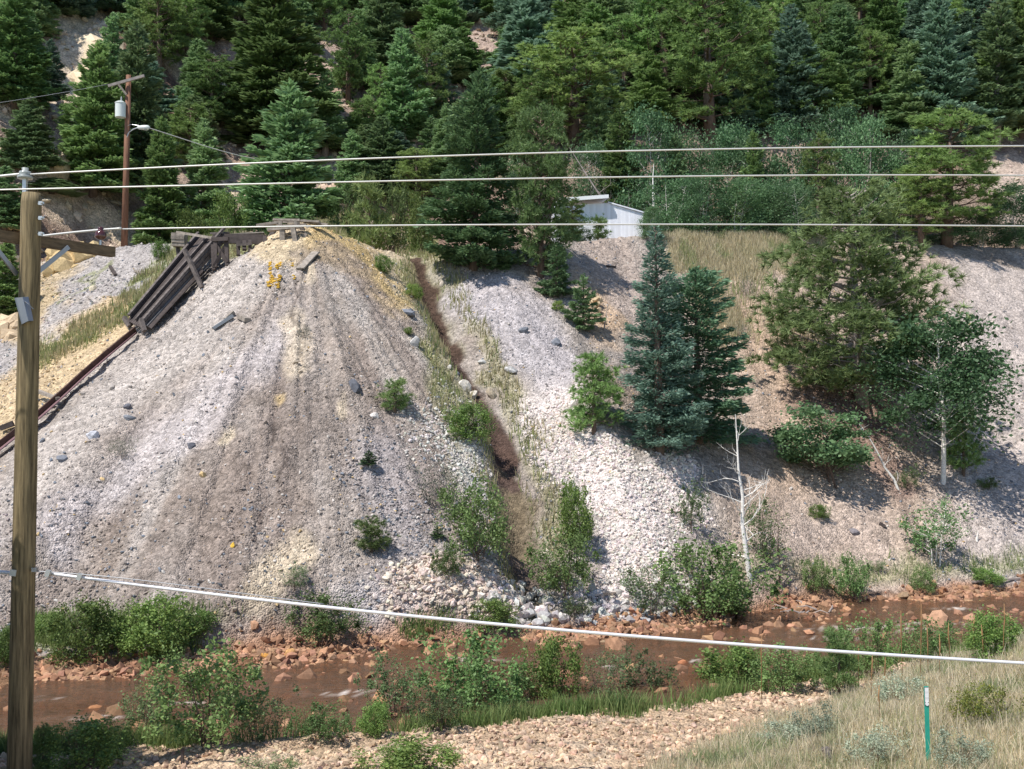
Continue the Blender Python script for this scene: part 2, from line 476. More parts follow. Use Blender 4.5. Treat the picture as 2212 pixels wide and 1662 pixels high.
# gully sides: green strips
brush([(900, 560), (930, 680), (950, 780), (985, 900), (1010, 1020)], 32, (.30, .29, .16), .75, .7, sl_)
brush([(960, 570), (1010, 660), (1060, 780), (1130, 920), (1190, 1050), (1200, 1180)], 24, (.34, .31, .20), .8, .7, sl_)
brush([(1010, 640), (1100, 690), (1190, 800)], 55, (.42, .385, .385), .9, .6, sl_)
brush([(1060, 600), (1140, 660), (1210, 780), (1230, 860)], 35, (.44, .40, .40), .8, .8, sl_)
# white rock fan
brush([(1190, 900), (1290, 1020), (1360, 1130), (1385, 1270)], 75, FAN, .95, .4, sl_)
brush([(1440, 1020), (1480, 1100)], 45, (.50, .46, .45), .8, .6, sl_)
brush([(1010, 960), (1020, 1050)], 30, (.52, .48, .46), .7, .6, sl_)
brush([(860, 1270), (1000, 1250), (1060, 1300)], 45, (.58, .47, .38), .8, .6, sl_)
brush([(780, 1290), (860, 1340)], 50, (.50, .45, .43), .8, .6, sl_)
# right slope colours
brush([(1480, 545), (1620, 540), (1760, 545)], 42, (.45, .40, .25), .9, .5, sl_)
brush([(1540, 600), (1560, 700)], 30, (.36, .32, .17), .7, .7, sl_)
brush([(1560, 660), (1700, 780), (1760, 900), (1700, 1000)], 60, (.47, .34, .25), .6, .8, sl_)
brush([(1280, 620), (1310, 690)], 40, (.50, .36, .24), .8, .6, sl_)
brush([(1310, 560), (1380, 640)], 50, (.42, .34, .29), .8, .6, sl_)
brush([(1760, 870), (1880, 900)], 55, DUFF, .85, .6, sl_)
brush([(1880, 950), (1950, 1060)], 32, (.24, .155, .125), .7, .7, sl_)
brush([(1640, 1180), (1850, 1120), (1900, 1230)], 60, (.46, .37, .315), .6, .8, sl_)
brush([(1600, 1335), (1700, 1312), (1800, 1300), (1950, 1286), (2100, 1270)], 8, (.11, .07, .05), .85, .5, sl_)  # wet dirt along the cut bank, with the undercut's shade painted into the dark strip
# wet trickle
dg = seg_dist(gx + 0.35 * wx, gy, GULLY)
mixc(WET, (1 - sstep(0.26, 0.5, dg + .22 * wx2)) * sl_ * (0.95 - 0.35 * sstep(1000, 1250, ppy)))
mixc((.17, .135, .085), (1 - sstep(0.45, .95, dg + .3 * wx)) * sl_ * sstep(900, 1100, ppy) * .8 * sstep(-.25, .1, wx2))
# left slopes behind the cone (world-space bands along the fall line)
left = sl_ * (1 - cone) * (gx < -8.5)
ax = (gx + 14.3) * 0.86 - (gy - 45.6) * 0.51          # coordinate across the fall line
axn = ax + 0.9 * wx
LX = lambda a, b, c, cc: mixc(cc, left * sstep(a - .3, a + .3, axn) * (1 - sstep(b - .3, b + .3, axn)) * c)
mixc((.39, .355, .335), left)
brush([(400, 575), (300, 655), (180, 730), (80, 775)], 30, (.27, .29, .12), .95, .4, left)
fl_ = sl_ * sstep(4, -8, ppx - np.interp(ppy, [716, 985], [288, -30])) * (ppy > 640)
brush([(300, 676), (200, 755), (60, 868), (-60, 960)], 80, (.53, .40, .24), .9, .25, fl_)
brush([(150, 560), (110, 600), (60, 700)], 34, YEL, .6, .5, left)
brush([(240, 575), (140, 660)], 5, (.27, .29, .12), .6, .6, left)
brush([(420, 530), (560, 545), (520, 590)], 30, (.27, .29, .12), .8, .5, left)
# bench and mountain side
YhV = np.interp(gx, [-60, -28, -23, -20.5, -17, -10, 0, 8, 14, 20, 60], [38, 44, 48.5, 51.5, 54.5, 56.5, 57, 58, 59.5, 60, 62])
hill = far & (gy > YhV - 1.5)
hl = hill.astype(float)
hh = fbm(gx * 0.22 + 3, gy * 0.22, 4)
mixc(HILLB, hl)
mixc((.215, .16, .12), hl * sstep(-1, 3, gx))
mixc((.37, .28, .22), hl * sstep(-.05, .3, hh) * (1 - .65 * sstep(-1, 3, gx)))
mixc(DUFF, hl * sstep(.05, .4, -hh) * .8)
rk = sstep(.1, .25, fbm(gx * .5, gy * .5 + 40, 3)) * sstep(-9, -17, gx)
mixc((.62, .50, .36), hl * rk * .8)
brush([(170, 60), (200, 130), (175, 190)], 60, (.68, .57, .44), .9, .5, hl)
brush([(70, 320), (110, 370), (130, 440)], 45, (.58, .46, .34), .8, .5, hl)
brush([(500, 180), (490, 260)], 35, (.62, .52, .42), .8, .5, hl)
brush([(700, 130), (740, 180)], 40, (.50, .37, .30), .7, .5, hl)
brush([(1030, 80), (1060, 140)], 45, (.47, .36, .30), .8, .5, hl)
brush([(720, 370), (700, 440)], 45, (.56, .44, .36), .8, .5, hl)
brush([(940, 280), (900, 320)], 45, (.40, .28, .22), .8, .5, hl)
brush([(1390, 430), (1800, 450)], 50, (.40, .28, .21), .5, .5, hl)
brush([(2190, 380), (2212, 440)], 60, (.47, .375, .31), .9, .4, hl)
brush([(700, 470), (850, 490), (930, 540)], 22, (.30, .33, .12), .9, .4, far.astype(float))
# near side
near = (gy <= YN).astype(float)
dnv = YN - gy
mixc(PINKG, near)
mixc((.52, .41, .30), near * sstep(-.1, .3, fbm(gx * 1.1, gy * 1.1, 3)) * .7)
grs = near * sstep(-.5, .6, (gx - 1.0) * 0.62 - (gy - 14.6) * 0.62 + 0.8 * wx - .1)
grs = np.maximum(grs, near * sstep(13.5, 12.0, gy))
mixc((.50, .43, .27), grs)
mixc((.30, .31, .15), grs * sstep(.1, .4, wx2) * .7)
bankv = near * (1 - sstep(0.5, 1.2, dnv + .6 * wx))
mixc((.20, .21, .09), bankv * .9)
mixc(RUST, near * (1 - sstep(0.0, 0.4, dnv)) * .9)
# creek bed and the wet rim
mid = ((gy > YN) & (gy < YF)).astype(float)
mixc((.20, .115, .065), mid)
mixc(RUST, (gy > YF - .3) * (1 - sstep(0.1, 0.5, gy - YF + .4 * wx)) * .9)
greenbank = sl_ * (1 - sstep(0.7, 1.9, gy - YF + .7 * wx2)) * sstep(.35, .9, gy - YF)
mixc((.24, .26, .11), greenbank * ((ppy > 1320) | (ppx > 1100)) * np.interp(qx, [0, 450, 700, 900, 1060, 1300, 1700, 2212], [1, .8, .5, .8, .3, .1, .4, .6]))
C = np.clip(C, 0.02, .8)

idx = np.arange(nR * nC).reshape(nR, nC)
quads = np.stack([idx[:-1, :-1], idx[:-1, 1:], idx[1:, 1:], idx[1:, :-1]], -1).reshape(-1, 4)
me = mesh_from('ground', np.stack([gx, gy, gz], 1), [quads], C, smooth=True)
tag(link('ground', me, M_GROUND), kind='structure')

# ------------------------------------------------------------------ water
wxs = np.linspace(-26, 34, 480); ts = np.linspace(0, 1, 50)
WX, TT = np.meshgrid(wxs, ts, indexing='ij')
A0 = near_edge(WX) - 0.1; B0 = far_edge(WX) + 0.1
WY = A0 + (B0 - A0) * TT
WZ = 0.015 * fbm(WX * 2.2, WY * 3.5, 3)
foam = np.zeros_like(WX)
for (cx, cy, r) in [(9.3, 28.6, .75), (10.9, 29.3, .5), (-.9, 25.0, .35), (6.3, 26.1, .35), (2.2, 24.2, .25), (-6.2, 21.2, .2), (-7.6, 20.2, .22), (-3.2, 22.0, .3), (4.2, 24.9, .25), (12.8, 31.6, .3), (8.0, 27.4, .35), (-9.2, 21.6, .2)]:
    dd = np.hypot((WX - cx) * .5, (WY - cy) * 1.6)
    m_ = np.exp(-(dd / r) ** 2)
    foam = np.maximum(foam, m_ * sstep(.52, .8, vnoise(WX * 9, WY * 16)))
    WZ = WZ + 0.05 * m_ * vnoise(WX * 5, WY * 5)
WC = np.stack([foam.ravel(), fbm(WX * .5, WY * 1.2, 3).ravel() * .5 + .5, foam.ravel() * 0], 1)
wi = np.arange(WX.size).reshape(WX.shape)
wq = np.stack([wi[:-1, :-1], wi[1:, :-1], wi[1:, 1:], wi[:-1, 1:]], -1).reshape(-1, 4)
me = mesh_from('water', np.stack([WX.ravel(), WY.ravel(), WZ.ravel()], 1), [wq], WC, smooth=True)
m, nt, b = mat_new('creek_water')
L = nt.links.new
a_ = N(nt, 'ShaderNodeAttribute', attribute_name='Col'); sp = N(nt, 'ShaderNodeSeparateColor'); L(a_.outputs['Color'], sp.inputs[0])
mixm = N(nt, 'ShaderNodeMix', data_type='RGBA'); mixm.inputs[6].default_value = (.13, .072, .042, 1); mixm.inputs[7].default_value = (.19, .125, .085, 1)
L(sp.outputs[1], mixm.inputs[0])
mix2 = N(nt, 'ShaderNodeMix', data_type='RGBA'); mix2.inputs[7].default_value = (.75, .68, .62, 1)
L(mixm.outputs[2], mix2.inputs[6]); L(sp.outputs[0], mix2.inputs[0]); L(mix2.outputs[2], b.inputs['Base Color'])
b.inputs['Roughness'].default_value = 0.07; b.inputs['IOR'].default_value = 1.33; b.inputs['Specular IOR Level'].default_value = 0.5
tc = N(nt, 'ShaderNodeTexCoord'); mp = N(nt, 'ShaderNodeMapping'); mp.inputs['Scale'].default_value = (1.0, 2.2, 1)
nz = N(nt, 'ShaderNodeTexNoise'); nz.inputs['Scale'].default_value = 4.0; nz.inputs['Detail'].default_value = 5
L(tc.outputs['Object'], mp.inputs[0]); L(mp.outputs[0], nz.inputs['Vector'])
bp = N(nt, 'ShaderNodeBump'); bp.inputs['Strength'].default_value = 0.8; bp.inputs['Distance'].default_value = 0.06
L(nz.outputs[0], bp.inputs['Height']); L(bp.outputs[0], b.inputs['Normal'])
tb = N(nt, 'ShaderNodeBsdfTransparent'); tb.inputs[0].default_value = (.85, .62, .45, 1)
mx = N(nt, 'ShaderNodeMixShader')
inv = N(nt, 'ShaderNodeMath', operation='SUBTRACT'); inv.inputs[0].default_value = 0.38; L(sp.outputs[0], inv.inputs[1]); inv.use_clamp = True
L(inv.outputs[0], mx.inputs[0]); L(b.outputs[0], mx.inputs[1]); L(tb.outputs[0], mx.inputs[2])
L(mx.outputs[0], nt.nodes['Material Output'].inputs['Surface'])
tag(link('water', me, m), kind='structure')

# ------------------------------------------------------------------ stones
def ico():
    t = (1 + 5 ** .5) / 2
    v = np.array([(-1, t, 0), (1, t, 0), (-1, -t, 0), (1, -t, 0), (0, -1, t), (0, 1, t), (0, -1, -t), (0, 1, -t), (t, 0, -1), (t, 0, 1), (-t, 0, -1), (-t, 0, 1)], float)
    v /= np.linalg.norm(v[0])
    f = np.array([(0, 11, 5), (0, 5, 1), (0, 1, 7), (0, 7, 10), (0, 10, 11), (1, 5, 9), (5, 11, 4), (11, 10, 2), (10, 7, 6), (7, 1, 8), (3, 9, 4), (3, 4, 2), (3, 2, 6), (3, 6, 8), (3, 8, 9), (4, 9, 5), (2, 4, 11), (6, 2, 10), (8, 6, 7), (9, 8, 1)])
    return v, f
IV, IF = ico()
def rot_mats(n, rng, tilt=1.0):
    q = rng.normal(size=(n, 4)); q[:, 1:3] *= tilt
    q /= np.linalg.norm(q, axis=1)[:, None]
    w, x, y, z = q.T
    return np.stack([1 - 2 * (y * y + z * z), 2 * (x * y - z * w), 2 * (x * z + y * w), 2 * (x * y + z * w), 1 - 2 * (x * x + z * z), 2 * (y * z - x * w),
                     2 * (x * z - y * w), 2 * (y * z + x * w), 1 - 2 * (x * x + y * y)], 1).reshape(n, 3, 3)
def stones(P, S, colr, rng, name, label=None):
    n = len(P)
    B0_ = np.sign(IV) * np.abs(IV) ** .7
    base = B0_[None] * (1 + rng.uniform(-.34, .34, (n, 12, 1)))
    sc = np.stack([rng.uniform(.75, 1.35, n), rng.uniform(.6, 1.1, n), rng.uniform(.4, .8, n)], 1) * S[:, None] * .5
    M = rot_mats(n, rng, .45)
    V = np.einsum('nij,nkj->nki', M, base * sc[:, None]) + P[:, None]
    Fc = IF[None] + (np.arange(n) * 12)[:, None, None]
    cc = np.repeat(colr, 12, 0)
    me = mesh_from(name, V.reshape(-1, 3), [Fc.reshape(-1, 3)], cc)
    return tag(link(name, me, M_STONE), kind='stuff')
# sampling weights on the terrain grid
dX = np.gradient(XX, axis=1).ravel(); dY = np.gradient(YY, axis=0).ravel()
area = np.abs(dX * dY)
inview = (ppx > -120) & (ppx < 2330) & (ppy > -60) & (ppy < 1760) & (gy > 10)
def dens(pts, hw, soft=.5):
    d = seg_dist(qx, qy, pts); return 1 - sstep(hw * (1 - soft), hw * (1 + soft), d)
def scatter(n, w, smin_, smax_, pw, rng, colfn, sink=.2):
    p = w * area * inview; p = p / p.sum()
    k = rng.choice(len(gx), n, p=p)
    X = gx[k] + (rng.random(n) - .5) * np.abs(dX[k]) * 1.6; Y = gy[k] + (rng.random(n) - .5) * np.abs(dY[k]) * 1.6
    S = smin_ + (smax_ - smin_) * rng.random(n) ** pw
    Z = terrain(X, Y) + S * .12
    return np.stack([X, Y, Z], 1), S, colfn(k, n, rng)
def cvar(base, v, hue=.06):
    def f(k, n, rng):
        b = np.array(base) if not callable(base) else base(k, n, rng)
        return np.clip(b * (1 + rng.uniform(-v, v, (n, 1))) * (1 + rng.uniform(-hue, hue, (n, 3))), .02, .85)
    return f
def tcol(k, n, rng):
    c = C[k] * rng.uniform(.85, 1.35, (n, 1))
    grey = rng.random(n) < .22
    c[grey] = np.array((.17, .185, .21)) * rng.uniform(.7, 1.5, (grey.sum(), 1))
    lt = rng.random(n) < .10
    c[lt] = np.array((.58, .53, .48)) * rng.uniform(.8, 1.15, (lt.sum(), 1))
    yl = rng.random(n) < .03
    c[yl] = np.array((.58, .42, .22)) * rng.uniform(.8, 1.1, (yl.sum(), 1))
    return c
rg = np.random.default_rng(3)
slopev = sl_ * (gy < 52) * (gy > YF + .3)
lowcone = cone * sstep(.2, 1, (ppy - 850) / 350)
w = slopev * sstep(.5, .9, dg) * (.25 + 1.5 * vnoise(th * 13, rr * .3) ** 2) * (.35 + .9 * lowcone + 1.0 * dens([(820, 960), (960, 1150), (900, 1250)], 110) )
sets = [scatter(42000, w, .02, .11, 3.0, rg, tcol), scatter(700, slopev * (.4 + cone), .06, .20, 4.0, rg, tcol)]
fan = slopev * np.maximum(dens([(1215, 920), (1290, 1020), (1365, 1130), (1385, 1280)], 75), .9 * dens([(1440, 1010), (1480, 1110)], 42))
sets += [scatter(15000, fan * (.25 + .75 * sstep(-.1, .25, fbm(gx * 1.2, gy * 1.2, 3))) * (.5 + .5 * sstep(950, 1250, ppy)), .025, .15, 3.4, rg, cvar((.63, .56, .51), .25))]
sets += [scatter(1300, slopev * dens([(860, 1270), (1000, 1260), (1080, 1330)], 50), .04, .2, 2.4, rg, cvar((.60, .50, .42), .25))]
sets += [scatter(2600, slopev * sstep(.55, .95, dg) * dens([(960, 930), (1040, 1000), (1060, 1120), (1120, 1230)], 70), .03, .14, 2.6, rg, cvar((.50, .47, .43), .35))]
sets += [scatter(500, slopev * (1 - sstep(.9, 2.2, gy - YF)) * dens([(1100, 1330), (1480, 1330)], 60), .10, .32, 2, rg, cvar((.50, .46, .43), .3))]
allP, allS, allC = [np.concatenate(z) for z in zip(*sets)]
stones(allP, allS, allC, rg, 'tailings_rubble')
# hillside stones
sets = [scatter(5000, hl * (gy < 100) * (gx < 2), .12, .5, 2.6, rg, cvar((.52, .42, .31), .35)),
        scatter(1500, hl * (gy < 100) * (gx >= 2), .12, .4, 2.6, rg, cvar((.48, .38, .30), .3)),
        scatter(1800, left * (qy > 600), .04, .16, 2.6, rg, cvar(lambda k, n, r: C[k], .25))]
P_, S_, C_ = [np.concatenate(z) for z in zip(*sets)]
stones(P_, S_, C_, rg, 'hillside_scree')
# creek gravel, rust stained
edgeF = np.exp(-((gy - YF + .2) / .35) ** 2); edgeN = np.exp(-((gy - YN - .0) / .45) ** 2)
barl = dens([(80, 1445), (400, 1450), (620, 1420), (800, 1430)], 32) + dens([(1180, 1390), (1420, 1350), (1600, 1350)], 26) + dens([(1700, 1310), (1800, 1345)], 22) + dens([(1990, 1290), (2212, 1290)], 22) + .5 * dens([(1480, 1480), (1560, 1465)], 30)
sets = [scatter(5200, (edgeF + .7 * edgeN) * .6 + 3 * barl * (gy < YF + .5) * (gy > YN - .3), .05, .30, 2.4, rg, cvar((.36, .205, .125), .42)),
        scatter(1500, mid * .5, .08, .3, 2.5, rg, cvar((.27, .14, .08), .3))]
P_, S_, C_ = [np.concatenate(z) for z in zip(*sets)]
P_[:, 2] = np.where(P_[:, 2] < -.05, P_[:, 2] * .55, P_[:, 2])
Q_, QS, QC = scatter(420, mid * sstep(.3, .6, fbm(gx * .6, gy * .9, 3) + .35), .10, .42, 2.2, rg, cvar((.33, .185, .11), .4))
Q_[:, 2] = -.03
P_, S_, C_ = np.concatenate([P_, Q_]), np.concatenate([S_, QS]), np.concatenate([C_, QC])
stones(P_, S_, C_, rg, 'creek_gravel')
# orange gravel strip on the near bank
gst = near * (1 - grs) * sstep(.7, 1.6, dnv) * (.35 + 1.2 * vnoise(gx * .9, gy * .9))
P_, S_, C_ = scatter(15000, gst + .05 * grs, .015, .12, 4.0, rg, cvar((.50, .36, .25), .45))
stones(P_, S_, C_, rg, 'bank_gravel')

# ------------------------------------------------------------------ grass: blades as one object
def blades(P, Hh, colr, rng, name, wid=.012, lean=.35, kind='stuff'):
    n = len(P)
    a = rng.random(n) * 2 * np.pi
    d = np.stack([np.cos(a), np.sin(a), np.zeros(n)], 1) * (wid * rng.uniform(.7, 1.5, n))[:, None]
    b = rng.random(n) * 2 * np.pi; l = rng.random(n) * lean
    top = P + np.stack([np.cos(b) * l * Hh, np.sin(b) * l * Hh, Hh], 1)
    midp = P * .45 + top * .55 - np.stack([np.cos(b) * l * Hh, np.sin(b) * l * Hh, 0 * Hh], 1) * .18
    V = np.stack([P - d, P + d, midp + d * .7, top, midp - d * .7], 1).reshape(-1, 3)
    k = np.arange(n) * 5
    F4 = np.stack([k, k + 1, k + 2, k + 4], 1); F3 = np.stack([k + 4, k + 2, k + 3], 1)
    me = mesh_from(name, V, [F4, F3], np.repeat(colr, 5, 0))
    return tag(link(name, me, M_GRASS), kind=kind)
def gscatter(n, w, h0, h1, rng, cols):
    p = w * area * inview; p = p / p.sum()
    k = rng.choice(len(gx), n, p=p)
    X = gx[k] + (rng.random(n) - .5) * np.abs(dX[k]) * 1.8; Y = gy[k] + (rng.random(n) - .5) * np.abs(dY[k]) * 1.8
    P = np.stack([X, Y, terrain(X, Y) - .01], 1)
    t = (vnoise(X * 1.1 + 7, Y * 1.1)[:, None] * .55 + vnoise(X * 4 + 3, Y * 4)[:, None] * .2 + rng.random((n, 1)) * .35 - .05)
    ci = np.clip((t * len(cols)).astype(int)[:, 0], 0, len(cols) - 1)
    return P, rng.uniform(h0, h1, n), np.array(cols)[ci] * rng.uniform(.75, 1.25, (n, 1))
def cat(l): return [np.concatenate(z) for z in zip(*l)]
STR = [(.20, .28, .11), (.30, .36, .17), (.50, .50, .29), (.66, .58, .38), (.72, .64, .44), (.46, .48, .26), (.34, .41, .20), (.24, .32, .14)]
GR = [(.12, .23, .05), (.17, .28, .07), (.22, .30, .09), (.10, .19, .05)]
P_, H2, C_ = cat([gscatter(105000, grs * (gy > 11) * (gy < YN - 1), .05, .20, rg, STR), gscatter(6000, grs * (gy > 11), .15, .4, rg, STR[2:5] + STR[:1])])
blades(P_, H2, C_, rg, 'dry_grass', .005, .75)
bk = near * (.12 + 1.2 * sstep(-.05, .2, fbm(gx * .7 + 11, gy * 1.3, 3))) * (1 - sstep(.6, 1.3, dnv + .6 * wx)) * sstep(.1, .4, dnv) * np.interp(gx, [-9, -5, 0, 3, 6, 9], [1, .6, .5, .6, 1, 1])
P_, H2, C_ = cat([gscatter(19000, bk, .05, .42, rg, GR), gscatter(9000, greenbank * ((ppy > 1310) | (ppx > 1100)) * np.interp(qx, [0, 450, 600, 900, 1060, 1300, 1700, 2212], [1.4, .5, .1, .3, .0, .0, .04, .2]) + 1.3 * sl_ * dens([(70, 1370), (420, 1390)], 26) + 1.5 * sl_ * dens([(880, 1375), (970, 1360)], 20), .1, .38, rg, GR)])
blades(P_, H2, C_, rg, 'bank_grass', .009, .7)
sg = sl_ * (1.1 * dens([(1480, 545), (1620, 540), (1760, 545)], 45) + .7 * dens([(1540, 600), (1560, 700)], 35) + .25 * dens([(1560, 640), (1700, 700)], 60))
ggy = sl_ * sstep(.3, .5, dg) * (.55 * dens([(895, 560), (930, 680), (950, 780), (985, 900)], 26) + .5 * dens([(960, 570), (1010, 660), (1060, 780), (1130, 920), (1190, 1050), (1200, 1180)], 22) + .9 * dens([(1060, 960), (1090, 1060), (1110, 1180), (1130, 1280)], 40)) + left * dens([(400, 575), (300, 655), (180, 730), (80, 775)], 26) * 1.3 + far * dens([(700, 470), (850, 490), (930, 540)], 20) * 1.4 + left * dens([(420, 530), (560, 545), (520, 590)], 24)
P_, H2, C_ = cat([gscatter(26000, sg, .15, .5, rg, [(.48, .45, .25), (.56, .50, .31), (.32, .37, .16)]), gscatter(26000, ggy, .1, .4, rg, [(.22, .29, .09), (.32, .34, .14), (.42, .38, .20), (.16, .25, .07)])])
blades(P_, H2, C_, rg, 'slope_grass', .016, .5)
# ------------------------------------------------------------------ plants: generators return (crown mesh, trunk mesh)
def unit(v): return v / (np.linalg.norm(v, axis=-1, keepdims=True) + 1e-9)
def diamonds(P, D, ll, lw, colr, rng, tilt=.8):
    """small diamond sprigs along direction D"""
    n = len(P)
    up = np.array([0, 0, 1.0]) + rng.normal(size=(n, 3)) * tilt
    S = unit(np.cross(D, up))
    ll = ll * rng.uniform(.6, 1.3, (n, 1)); lw = lw * rng.uniform(.7, 1.3, (n, 1))
    V = np.stack([P - D * ll * .5, P + S * lw * .5, P + D * ll * .55, P - S * lw * .5], 1).reshape(-1, 3)
    F = np.arange(n * 4).reshape(n, 4)
    return V, F, np.repeat(colr, 4, 0)
def gen_spruce(seed, h, Rr, n, ll, lw, c0, c1, bare=.04, gaps=.12, power=.85):
    rng = np.random.default_rng(seed)
    nb = int(34 * (1 - bare) * max(3, min(h, 9)) / 2)
    t = bare + (1 - bare) * (np.arange(nb) + rng.random(nb)) / nb
    az = np.arange(nb) * 2.39996 + rng.normal(0, .35, nb)
    L = 1.12 * Rr * ((1 - t) ** power) * np.interp(t, [0, .06, .14], [.75, .95, 1]) * rng.uniform(.72, 1.1, nb) * (1 + .25 * np.sin(az * 2 + seed)) + .04 * Rr
    L[rng.random(nb) < gaps] *= .45
    up = rng.uniform(-.42, -.12, nb) + .75 * t ** 2
    p = L ** 1.45; p /= p.sum()
    k = rng.choice(nb, n, p=p)
    s = rng.random(n) ** .55
    dirv = np.stack([np.cos(az[k]), np.sin(az[k]), np.zeros(n)], 1); per = np.stack([-np.sin(az[k]), np.cos(az[k]), np.zeros(n)], 1)
    side = rng.uniform(-1, 1, n)
    w = ((.40 if ll < .3 and power > .4 else .50) * L[k] * (1 - .66 * s) + .02 * Rr + .03)
    r = s * L[k]
    z = t[k] * h + L[k] * (up[k] * s + .22 * s * s) - np.abs(side) * w * .22 + rng.normal(0, .055 * h / 8 + .02, n)
    P = dirv * r[:, None] + per * (side * w)[:, None]; P[:, 2] += z
    D = unit(dirv * .8 + per * side[:, None] * .9 + np.array([0, 0, 1.0]) * (up[k] * .6 + .15)[:, None] + rng.normal(size=(n, 3)) * .22)
    mixv = np.clip(rng.normal(.35, .22, n) + .3 * (s - .5), 0, 1)[:, None]
    colr = np.array(c0) * (1 - mixv) + np.array(c1) * mixv
    V, F, CC = diamonds(P, D, ll, lw, colr, rng)
    crown = mesh_from('crown', V, [F], CC)
    mb = MB(); r0 = .018 * h + .03
    mb.tube([(0, 0, -.6), (0, 0, h * .3), (.02, 0, h * .7), (0, 0, h * .985)], [r0 * 1.1, r0 * .85, r0 * .4, r0 * .08], 7)
    for i in range(0, nb, 2):
        d = np.array([math.cos(az[i]), math.sin(az[i])]); Li = L[i] * .82
        mb.tube([(0, 0, t[i] * h), (d[0] * Li * .5, d[1] * Li * .5, t[i] * h + Li * (up[i] * .5 + .05)), (d[0] * Li, d[1] * Li, t[i] * h + Li * (up[i] + .2))], [r0 * .22, r0 * .14, r0 * .04], 4, False)
    tm = mesh_of(mb, 'trunk')
    return crown, tm
def mesh_of(mb, name):
    V = np.concatenate(mb.v)
    return mesh_from(name, V, ([np.concatenate(mb.f4)] if mb.f4 else []) + ([np.concatenate(mb.f3)] if mb.f3 else []), None, True)
def gen_pine(seed, h, Rr, ntuft, nl, nw, c0, c1, bare=.12, K=14, prof=None, lean=0.0):
    rng = np.random.default_rng(seed)
    nb = max(16, int(ntuft / 24))
    t = bare + (1 - bare) * ((np.arange(nb) + rng.random(nb)) / nb) ** 1.0
    az = np.arange(nb) * 2.39996 + rng.normal(0, .5, nb)
    u = (t - bare) / (1 - bare)
    pr = np.interp(u, [0, .12, .35, .7, .9, 1], prof or [.75, 1, .92, .62, .35, .08])
    L = Rr * pr * rng.uniform(.55, 1.12, nb)
    up = rng.uniform(-.15, .35, nb) + .5 * u
    p = L ** 1.15; p /= p.sum()
    k = rng.choice(nb, ntuft, p=p)
    s = rng.uniform(.38, 1, ntuft) ** .8
    # each branch has a few side limbs -> clumps
    nsub = 5
    suba = rng.uniform(-.75, .75, (nb, nsub)); subs = rng.uniform(.45, 1, (nb, nsub)); subz = rng.uniform(-.12, .25, (nb, nsub))
    j = rng.integers(0, nsub, ntuft)
    a = az[k] + suba[k, j] * .6
    r = L[k] * subs[k, j]
    z = t[k] * h + L[k] * (up[k] * subs[k, j] * .8 + subz[k, j] + .12 * subs[k, j] ** 2)
    Cn = np.stack([np.cos(a) * r, np.sin(a) * r, z], 1)
    spread = np.array([1, 1, .55]) * (.12 + .06 * L[k][:, None])
    Cn = Cn + rng.normal(size=(ntuft, 3)) * spread
    Cn[:, 0] += lean * Cn[:, 2]
    out = unit(np.stack([np.cos(a), np.sin(a), .55 + 0 * a], 1) + rng.normal(size=(ntuft, 3)) * .35)
    n = ntuft * K
    kk = np.repeat(np.arange(ntuft), K)
    D = unit(out[kk] * 1.05 + rng.normal(size=(n, 3)) * .75)
    ln = nl * rng.uniform(.75, 1.2, (n, 1))
    S = unit(np.cross(D, rng.normal(size=(n, 3)))) * nw
    B = Cn[kk]
    V = np.stack([B - S * .5, B + S * .5, B + D * ln], 1).reshape(-1, 3)
    F = np.arange(n * 3).reshape(n, 3)
    mixv = np.clip(rng.normal(.4, .25, ntuft), 0, 1)[kk][:, None]
    colr = (np.array(c0) * (1 - mixv) + np.array(c1) * mixv) * rng.uniform(.85, 1.15, (n, 1))
    crown = mesh_from('crown', V, [F], np.repeat(colr, 3, 0))
    mb = MB(); r0 = .02 * h + .03
    mb.tube([(lean * -.6, 0, -.6), (lean * h * .3, 0, h * .3), (lean * h * .7, .03, h * .7), (lean * h * .96, 0, h * .96)], [r0 * 1.1, r0 * .85, r0 * .45, r0 * .1], 8)
    for i in range(nb):
        for q in range(2):
            aa = az[i] + suba[i, q] * .6; Li = L[i] * subs[i, q]
            z0 = t[i] * h
            p1 = (math.cos(az[i]) * Li * .5, math.sin(az[i]) * Li * .5, z0 + Li * up[i] * .35)
            p2 = (math.cos(aa) * Li, math.sin(aa) * Li, z0 + Li * (up[i] * .8 + subz[i, q] + .1))
            mb.tube([(lean * z0, 0, z0), (p1[0] + lean * z0, p1[1], p1[2]), (p2[0] + lean * z0, p2[1], p2[2])], [r0 * .28, r0 * .18, r0 * .05], 4, False)
    return crown, mesh_of(mb, 'trunk')
